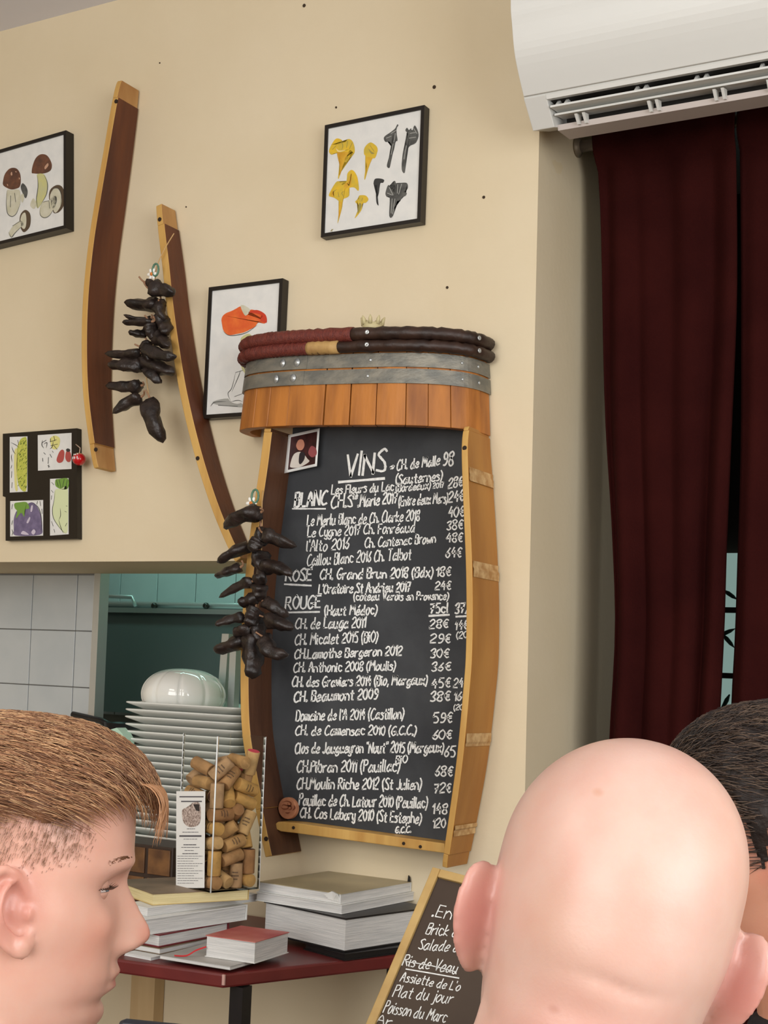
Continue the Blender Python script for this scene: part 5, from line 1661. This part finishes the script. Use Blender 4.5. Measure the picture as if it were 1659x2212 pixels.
def ear(bm, M, side, flare=26, size=1.0, ex=-.004):
    """outer ear with rim, bowl, inner ridge, tragus and lobe"""
    al = math.radians(flare)
    E = M @ Matrix.Translation((ex, side * .0735, -.006)) @ Matrix.Rotation(-side * al, 4, 'Z') @ Matrix.Rotation(math.radians(-10), 4, 'Y') @ Matrix.Scale(size, 4)
    # ear space: -x backwards, z up, y*side outward
    rim = [(.004, .006), (-.002, .020), (-.008, .029), (-.018, .034), (-.028, .030), (-.033, .018), (-.033, .003), (-.029, -.011), (-.022, -.022), (-.014, -.030), (-.006, -.033), (.000, -.026), (.001, -.016)]
    yo = [.001, .003, .005, .007, .009, .0105, .011, .010, .008, .006, .005, .003, .001]
    P = catmull([E @ V((x, side * y, z)) for (x, z), y in zip(rim, yo)], 5)
    n = len(P)
    tube(bm, P, [.0034 + .0012 * gs(k / n, .80, .12) + .0006 * gs(k / n, .35, .2) for k in range(n)], 10)
    ball(bm, E @ V((-.008, side * .006, -.027)), (.0085, .0045, .0085), 14, mtx=E.to_3x3())     # lobe
    # bowl sheet
    c = E @ V((-.010, side * -.005, .000))
    rg = [[p.lerp(c, f) for p in P] for f in (0, .35, .7)]
    cl = [[bm.verts.new(p) for p in r] for r in rg]
    off = (E.to_3x3() @ V((0, -side * .0045, 0)))
    cl2 = [[bm.verts.new(p + off) for p in r] for r in rg]
    for L in (cl, cl2):
        for a, b in zip(L, L[1:]):
            for k in range(n):
                bm.faces.new((a[k], a[(k + 1) % n], b[(k + 1) % n], b[k]))
        bm.faces.new(L[-1])
    for k in range(n):
        bm.faces.new((cl[0][k], cl[0][(k + 1) % n], cl2[0][(k + 1) % n], cl2[0][k]))
    ah = catmull([E @ V(q) for q in ((-.010, side * .005, .024), (-.020, side * .0095, .018), (-.0245, side * .011, .004), (-.021, side * .008, -.010), (-.014, side * .005, -.018))], 5)
    tube(bm, ah, .0032, 8)
    ball(bm, E @ V((.001, side * .003, -.004)), (.0040, .0045, .0065), 12, mtx=E.to_3x3())      # tragus
    # root of the ear
    tube(bm, [E @ V((-.004, -side * .008, .018)), E @ V((-.010, -side * .004, 0)), E @ V((-.006, -side * .008, -.018))], .0075, 10)


def limb(bm, pts, rs, n=14):
    tube(bm, catmull(pts, 6), [lerp_tab([(i / (len(rs) - 1), r) for i, r in enumerate(rs)], k / (6 * (len(pts) - 1))) for k in range(6 * (len(pts) - 1) + 1)], n)
    ball(bm, pts[0], rs[0], 12); ball(bm, pts[-1], rs[-1], 12)


def hand(bm, w_, d, up_, side):
    """relaxed hand from the wrist w_, fingers along d"""
    d = d.normalized(); s_ = d.cross(up_).normalized() * side
    up_ = s_.cross(d) * side
    limb(bm, [w_, w_ + d * .04, w_ + d * .085], [.024, .028, .026])
    for sgn in (-.5, .5):
        limb(bm, [w_ + d * .02 + s_ * sgn * .02, w_ + d * .085 + s_ * sgn * .05], [.014, .013])
    for k, L_ in enumerate((.070, .080, .075, .058)):
        b0 = w_ + d * .088 + s_ * (.033 - .022 * k)
        limb(bm, [b0, b0 + d * L_ * .5 + up_ * .006, b0 + d * L_ * .8 - up_ * .012, b0 + d * L_ * .92 - up_ * .026], [.0092, .0088, .0080, .0070], 10)
    t0 = w_ + d * .030 + s_ * .022
    limb(bm, [t0, t0 + s_ * .030 + d * .028, t0 + s_ * .034 + d * .060 - up_ * .006], [.0125, .0105, .0085], 10)


def smoothmods(o, vox, it=6):
    r = o.modifiers.new('remesh', 'REMESH'); r.mode = 'VOXEL'; r.voxel_size = vox; r.use_smooth_shade = True
    s_ = o.modifiers.new('smooth', 'SMOOTH'); s_.factor = .5; s_.iterations = it


def person(label, HC, face, roll, nod, H, skin, feats, shirt, trousers, ears=26, seat_z=.45, earsize=1.0, neck_r=.060, body_yaw=None, collar=.05, seat_col=None, earx=-.004, vox=.0030, sit=5):
    """HC head centre (world); face: unit facing vector on the floor plane; body seated on a stool below"""
    face = face.normalized()
    lf = V((0, 0, 1)).cross(face)
    R3 = Matrix((face, lf, V((0, 0, 1)))).transposed()
    Rh = R3 @ Matrix.Rotation(roll, 3, 'X') @ Matrix.Rotation(nod, 3, 'Y')
    hipz = seat_z + .09
    bf = (R3 if body_yaw is None else Matrix.Rotation(body_yaw, 3, 'Z') @ R3) @ V((1, 0, 0))
    bl = V((0, 0, 1)).cross(bf)
    base = HC + Rh @ V((-.030, 0, -.135)) - V((0, 0, .12))
    chest = V((base.x, base.y, 0)) - bf * .0
    root = thing('person', label, 'person', V((chest.x, chest.y, 0)))
    M = Matrix.Translation(HC) @ Rh.to_4x4()
    bm = BM()
    H.build(bm, M)
    for sd_ in (-1, 1): ear(bm, M, sd_, ears, earsize, earx)
    # neck
    nb0 = M @ V((-.012, 0, -.070)); shz = HC.z - .245
    nb1 = V((chest.x, chest.y, shz)) - bf * .02
    limb(bm, [nb0, nb0.lerp(nb1, .5) + bf * .004, nb1], [neck_r, neck_r * 1.0, neck_r * 1.25], 28)
    C3 = lambda f_, l_, z: V((chest.x, chest.y, z)) + bf * f_ + bl * l_
    for sd_ in (-1, 1):
        limb(bm, [C3(-.02, sd_ * .03, shz + .045), C3(-.015, sd_ * .11, shz - .01), C3(-.01, sd_ * .165, shz - .05)], [.050, .052, .060])
    tors = [(hipz, .175, .125), (hipz + .10, .170, .120), (hipz + .22, .165, .115), (shz - .20, .180, .120), (shz - .10, .185, .115), (shz - .03, .150, .090), (shz + .02, .08, .065)]
    def loft_t(bm_, grow, z_from=None):
        rings = []
        for (z, a, b) in tors:
            rings.append([bm_.verts.new(C3(-.01 + (b + grow) * math.cos(2 * math.pi * k / 32), (a + grow) * math.sin(2 * math.pi * k / 32), z)) for k in range(32)])
        for p, q in zip(rings, rings[1:]):
            for k in range(32): bm_.faces.new((p[k], p[(k + 1) % 32], q[(k + 1) % 32], q[k]))
        bm_.faces.new(rings[0][::-1]); bm_.faces.new(rings[-1])
    loft_t(bm, 0)
    arms, legs = [], []
    for sd_ in (-1, 1):
        sh = C3(-.01, sd_ * .180, shz - .055); el = C3(.06, sd_ * .225, shz - .34); wr = C3(.24, sd_ * .10, shz - .37)
        arms.append((sh, el, wr))
        limb(bm, [sh, sh.lerp(el, .5), el], [.052, .047, .040]); limb(bm, [el, el.lerp(wr, .5), wr], [.040, .037, .026])
        hand(bm, wr, (bf - bl * sd_ * .3), V((0, 0, 1)), -sd_)
        hp = C3(.02, sd_ * .09, hipz - .005); kn = C3(.44, sd_ * .12, hipz + .0); an = C3(.42, sd_ * .12, .085)
        legs.append((hp, kn, an))
        limb(bm, [hp, hp.lerp(kn, .5), kn], [.088, .076, .056]); limb(bm, [kn, kn.lerp(an, .45), an], [.056, .054, .036])
        limb(bm, [an - V((0, 0, .03)), an + bf * .10 - V((0, 0, .055)), an + bf * .17 - V((0, 0, .06))], [.036, .030, .022])
    hb = Matrix.Translation(HC - root.location) @ Rh.to_4x4()
    body = mk('body', bm, skin_mat('skin_' + shirt[0], skin, hb, feats), root, True)
    smoothmods(body, vox, sit)
    # clothes
    bm = BM(); loft_t(bm, .014)
    for (sh, el, wr) in arms: limb(bm, [sh, sh.lerp(el, .5), el.lerp(wr, .1)], [.066, .062, .056])
    for sd_ in (-1, 1):
        limb(bm, [C3(-.02, sd_ * .065, shz + .02), C3(-.015, sd_ * .11, shz + .002), C3(-.01, sd_ * .165, shz - .045)], [.040, .058, .072])
    tube(bm, [nb1 - V((0, 0, .06)), nb1, nb1 + V((0, 0, collar))], [neck_r * 2.0, neck_r * 1.5, neck_r * 1.32], 28)
    o = mk('shirt', bm, mat('shirt_' + shirt[0], shirt[1], .85, tuple(c * .8 for c in shirt[1][:3]) + (1,), 14, .2, 300), root, True)
    smoothmods(o, .008, 4)
    bm = BM()
    for (hp, kn, an) in legs:
        limb(bm, [hp, hp.lerp(kn, .5), kn], [.104, .092, .072]); limb(bm, [kn, kn.lerp(an, .45), an], [.072, .068, .055])
    ball(bm, C3(-.01, 0, hipz + .01), (.13, .19, .09), 20, mtx=Matrix((bf, bl, V((0, 0, 1)))).transposed())
    o = mk('trousers', bm, mat('trousers_' + shirt[0], trousers, .85), root, True)
    smoothmods(o, .010, 4)
    # the stool that carries the sitter
    st = thing('stool', 'plain wooden stool under %s' % seat_col, 'stool', V((chest.x, chest.y, 0)))
    wd_ = mat('stool_wood', srgb(110, 76, 50), .5)
    bm = BM(); box(bm, chest.x - .17, chest.x + .17, chest.y - .17, chest.y + .17, seat_z - .055, seat_z - .022); mk('seat', bm, wd_, st, bevel=.006)
    for ax in (-.14, .14):
        for ay in (-.14, .14):
            bm = BM(); box(bm, chest.x + ax - .016, chest.x + ax + .016, chest.y + ay - .016, chest.y + ay + .016, 0, seat_z - .055); mk('leg', bm, wd_, st)
    return root, M, body


def eye(root, M, side, iris):
    c = M @ V((.0635, side * .0315, .0060))
    bm = BM(); ball(bm, c, .0118, 20); mk('eyeball', bm, mat('eye_white', srgb(226, 216, 210), .2), root, True)
    bm = BM(); ball(bm, c + (M.to_3x3() @ V((.0080, 0, 0))), .0058, 14); mk('iris', bm, mat('iris_%d' % int(iris[0] * 99), iris, .15), root, True)
    # lids
    for sg, a0, a1 in ((1, .10, 1.5), (-1, .16, 1.4)):
        bm = BM(); rows = []
        for j in range(7):
            la = sg * (a0 + (a1 - a0) * j / 6)
            rows.append([bm.verts.new(c + M.to_3x3() @ (V((math.cos(la) * math.cos(lo), math.cos(la) * math.sin(lo) * 1.15, math.sin(la))) * .0134)) for lo in [(-1.55 + 3.1 * i / 12) for i in range(13)]])
        for p, q in zip(rows, rows[1:]):
            for i in range(12): bm.faces.new((p[i], p[i + 1], q[i + 1], q[i]))
        o = mk('eyelid', bm, MATS['lid_skin'], root, True)
        md = o.modifiers.new('thickness', 'SOLIDIFY'); md.thickness = .0012
    bm = BM()
    for i in range(16):
        lo = -1.3 + 2.6 * i / 15
        dv = M.to_3x3() @ V((math.cos(.10) * math.cos(lo), math.cos(.10) * math.sin(lo) * 1.15, math.sin(.10)))
        tube(bm, [c + dv * .0132, c + dv * .0170 + V((0, 0, -.0008)), c + dv * .0205 + V((0, 0, .0012))], [.0005, .00035, .0001], 4)
    mk('eyelashes', bm, mat('lash', srgb(84, 58, 44), .6), root, True)


def hair(root, M, H, mask, lift, direction, n, length, cols, seed, width=.00055, base_col=None, curl=.25, nm='hair', shell=True):
    """cap of hair: a lifted shell plus combed strands laid over it; mask(p)->0..1 and direction(p) in head space"""
    random.seed(seed)
    NZ_, NT = 130, 170
    rws = [H.row(-.115 + (H.top - .0006 + .115) * j / NZ_) for j in range(NZ_ + 1)]
    g_ = [[H.pt(rw, 2 * math.pi * k / NT) for k in range(NT)] for rw in rws]
    bmh = BM()
    vv = [[bmh.verts.new(p) for p in r] for r in g_]
    for a, b in zip(vv, vv[1:]):
        for k in range(NT): bmh.faces.new((a[k], a[(k + 1) % NT], b[(k + 1) % NT], b[k]))
    bmh.faces.new(vv[-1])
    bmh.normal_update()
    tree = BVHTree.FromBMesh(bmh)
    # shell
    bm = BM()
    keep = {}
    for v_ in bmh.verts:
        mk_ = mask(v_.co)
        if mk_ > (.02 if not shell else .30):
            nr = v_.normal if v_.normal.dot(v_.co) > 0 else -v_.normal
            wob = 1 + .16 * math.sin(v_.co.x * 160 + v_.co.z * 90) * math.sin(v_.co.y * 140) + .10 * math.sin(v_.co.y * 300 + v_.co.x * 220)
            keep[v_] = bm.verts.new(M @ (v_.co + nr * (lift(v_.co) * mk_ * .72 * wob + .0012)))
    for f in bmh.faces:
        if shell and all(v_ in keep for v_ in f.verts):
            try: bm.faces.new([keep[v_] for v_ in f.verts])
            except ValueError: pass
    if not shell:
        bm.free()
        cap = root
    cap = cap if not shell else mk(nm, bm, mat('hair_base_' + str(seed), base_col or cols[0], .6, tuple(c * .7 for c in (base_col or cols[0])[:3]) + (1,), 60, .6, 120), root, True)
    # strands
    verts = [v_.co.copy() for v_ in keep]
    sm = [[] for _ in cols]; sf = [[] for _ in cols]
    for _ in range(n):
        p = random.choice(verts) + V((random.uniform(-1, 1), random.uniform(-1, 1), random.uniform(-1, 1))) * .003
        mk_ = mask(p)
        if mk_ < .1 or random.random() > mk_ + .15: continue
        ci = min(len(cols) - 1, int(random.random() ** 1.2 * len(cols)))
        L_ = length * random.uniform(.55, 1.15) * (.25 + .75 * mk_)
        steps = 6
        d0 = direction(p) + V((random.uniform(-1, 1), random.uniform(-1, 1), random.uniform(-1, 1))) * curl
        pts = []
        q = p.copy()
        h0 = lift(p) * mk_
        for k in range(steps):
            loc, nr, _i, _d = tree.find_nearest(q)
            if loc is None: break
            if nr.dot(loc) < 0: nr = -nr
            pts.append(loc + nr * (.0008 + h0 * (.35 + .72 * math.sin(math.pi * min(.98, .12 + k / steps * .75)))))
            d = direction(loc) * .5 + d0 * .5
            d = d - nr * d.dot(nr)
            q = loc + d.normalized() * (L_ / steps) + nr * .001 if d.length > 1e-6 else loc
        if len(pts) < 3: continue
        b0 = len(sm[ci])
        for k, pp in enumerate(pts):
            t_ = (pts[min(k + 1, len(pts) - 1)] - pts[max(k - 1, 0)])
            if t_.length < 1e-7: t_ = V((1, 0, 0))
            u_, w2 = frame_axes(t_)
            r_ = width * (1.05 - .85 * k / (len(pts) - 1))
            for a in (0, 2.094, 4.189): sm[ci].append(M @ (pp + (u_ * math.cos(a) + w2 * math.sin(a)) * r_))
            if k:
                o_ = b0 + 3 * k
                for e in range(3): sf[ci].append((o_ - 3 + e, o_ - 3 + (e + 1) % 3, o_ + (e + 1) % 3, o_ + e))
    rl = rootloc(root)
    for ci, col in enumerate(cols):
        me = bpy.data.meshes.new('hair_strands')
        me.from_pydata([p - rl for p in sm[ci]], [], sf[ci])
        me.materials.append(mat('hair_%d_%d' % (seed, ci), col, .42, spec=.6))
        for p in me.polygons: p.use_smooth = True
        o = bpy.data.objects.new('hair_strands' if shell else nm, me); COL.objects.link(o); o.parent = cap; o['kind'] = 'stuff'
    bmh.free()
    return cap


mat('lid_skin', srgb(204, 154, 136), .5, sss=.2)
pinkear = srgb(206, 118, 108)
# --- blond man in profile at the left
HL = Head(top=.126, back=.102)
yawL = math.radians(14)
faceL = RH * math.cos(yawL) + FH * math.sin(yawL)
HCL = PD(22, 1910, 1.12)
root, M, body = person('fair-skinned person with short reddish blond hair in profile at left, facing right', HCL, faceL, 0, math.radians(3), HL, srgb(214, 170, 152),
    [((.0, -.085, -.004), (.042, .035, .045), pinkear, .42, .7), ((.0, .085, -.004), (.042, .035, .045), pinkear, .42, .7),
     ((.120, 0, -.036), (.030, .024, .022), srgb(214, 138, 122), .55, .9), ((.096, 0, -.0715), (.016, .026, .012), srgb(196, 112, 104), .8, .6),
     ((.070, -.05, -.035), (.045, .03, .04), srgb(226, 158, 136), .45, .95), ((.070, .05, -.035), (.045, .03, .04), srgb(226, 158, 136), .45, .95),
     ((-.045, 0, .030), (.075, .12, .058), srgb(176, 138, 116), .62, .55)],
    ('grey', srgb(90, 92, 100)), srgb(50, 54, 66), ears=24, earx=.013, vox=.0025, sit=4, seat_col='the blond man', body_yaw=math.radians(70))
for sd_ in (-1, 1): eye(root, M, sd_, srgb(96, 120, 130))


def maskL(p):
    edge = .060 + .020 * sstep(.02, .085, p.x) - .026 * sstep(.0, -.09, p.x) + .004 * math.sin(p.x * 90 + p.y * 50)
    return sstep(edge - .006, edge + .016, p.z)


def dirL(p):
    return V((.9, -.25 if p.y < .02 else .1, -.25 * sstep(.03, .09, p.x) - .12 * (1 if abs(p.y) > .05 else 0)))


hair(root, M, HL, maskL, lambda p: .013 + .009 * sstep(-.02, .08, p.x), dirL, 7000, .046,
     [srgb(140, 96, 64), srgb(166, 120, 82), srgb(114, 76, 50), srgb(196, 156, 114)], 31, .00048, srgb(112, 74, 48), .34)
# cropped sides
hair(root, M, HL, lambda p: sstep(.004 + .02 * sstep(-.03, .06, p.x), .045, p.z) * (1 - sstep(.044, .064, p.x)) * (1 - sstep(.062, .074, p.z)) * sstep(-.10, .0, p.z + .02),
     lambda p: .0014, lambda p: V((-.3, 0, -.9)), 6000, .008, [srgb(150, 112, 84), srgb(128, 92, 68)], 32, .00022, srgb(178, 134, 108), .35, nm='cropped_hair', shell=False)
# fringe falling over the forehead
bm = BM()
random.seed(8)
for k in range(90):
    y = random.uniform(-.052, .052)
    q0 = V((.074 + .010 * (1 - (y / .05) ** 2), y, .088)); 
    pts = [q0, q0 + V((.022, random.uniform(-.006, .0), .004)), q0 + V((.034, random.uniform(-.012, .0), -.010)), q0 + V((.033 + random.uniform(-.006, .003), random.uniform(-.016, .0), -.030 - random.uniform(0, .014)))]
    tube(bm, [M @ p for p in catmull(pts, 4)], [.0011 * (1.05 - i / 12.5) for i in range(13)], 4)
mk('fringe', bm, MATS['hair_31_1'], root, True)
for sd_ in (-1, 1):
    bm = BM()
    for k in range(150):
        u = random.random()
        p = V((.089 - .020 * u * u, sd_ * (.014 + .034 * u), .0235 + .006 * math.sin(u * 2.6) + random.uniform(-.002, .002)))
        tube(bm, [M @ (p + V((.003, 0, 0))), M @ (p + V((.0055, sd_ * .004, .002))), M @ (p + V((.003, sd_ * .008, .0025)))], [.0004, .0004, .0001], 3)
    mk('eyebrow', bm, MATS['hair_31_2'], root, True)

# --- bald man from behind
HB2 = Head(W=.0785, top=.130, back=.104, nape=.076, crease=1)
faceB = FH * math.cos(math.radians(4)) + RH * math.sin(math.radians(4))
HCB = PD(1306, 2022, .90)
root, M, body = person('bald person seen from behind, head tilted right, in the foreground', HCB, faceB, math.radians(12), math.radians(4), HB2, srgb(203, 168, 154),
    [((-.01, -.090, -.004), (.05, .034, .05), srgb(188, 104, 98), .62, .7), ((-.01, .090, -.004), (.05, .034, .05), srgb(188, 104, 98), .62, .7),
     ((-.09, 0, -.085), (.09, .12, .075), srgb(198, 138, 126), .6, .9), ((-.09, .035, .01), (.03, .05, .045), srgb(192, 150, 130), .5, .9), ((-.07, -.03, .07), (.03, .025, .02), srgb(212, 170, 150), .3, .9),
     ((-.088, .055, -.068), (.006, .005, .004), srgb(170, 120, 104), .7, .8), ((-.088, .030, -.042), (.006, .006, .004), srgb(180, 130, 114), .6, .8), ((-.08, .035, .088), (.01, .005, .004), srgb(190, 146, 124), .7, .8)],
    ('plum', srgb(70, 52, 60)), srgb(46, 46, 54), ears=20, neck_r=.071, earsize=1.04, body_yaw=math.radians(2), seat_col='the bald man')

# --- dark-haired man behind him at the right edge
HR = Head(top=.130)
faceR = -RH * math.cos(math.radians(24)) + FH * math.sin(math.radians(24))
HCR = PD(1716, 1838, 1.38)
root, M, body = person('person with short dark hair and black top, mostly hidden behind the bald head', HCR, faceR, 0, math.radians(6), HR, srgb(206, 148, 122),
    [((.0, .085, -.004), (.042, .035, .045), srgb(190, 108, 92), .4, .7), ((.060, .05, -.06), (.06, .05, .05), srgb(186, 132, 108), .5, .9), ((.096, 0, -.0715), (.016, .026, .012), srgb(176, 100, 92), .8, .6)],
    ('black', srgb(22, 21, 25)), srgb(30, 30, 36), seat_col='the dark-haired man', collar=.085, body_yaw=math.radians(-84))
for sd_ in (-1, 1): eye(root, M, sd_, srgb(70, 48, 34))


def maskR(p):
    edge = .048 + .030 * sstep(.02, .08, p.x) - .075 * sstep(-.01, -.09, p.x) - .062 * gs(p.x, .018, .011) * (1 if abs(p.y) > .05 else 0)
    return sstep(edge - .006, edge + .014, p.z)


hair(root, M, HR, maskR, lambda p: .0025 + (.018 + .012 * sstep(-.02, .08, p.x)) * sstep(-.01, .055, p.z), lambda p: V((.75, .25, .15 - .5 * sstep(.03, -.03, p.z))), 5200, .045,
     [srgb(46, 34, 28), srgb(34, 26, 22), srgb(72, 54, 42), srgb(92, 74, 60)], 41, .00055, srgb(38, 28, 24), .45)
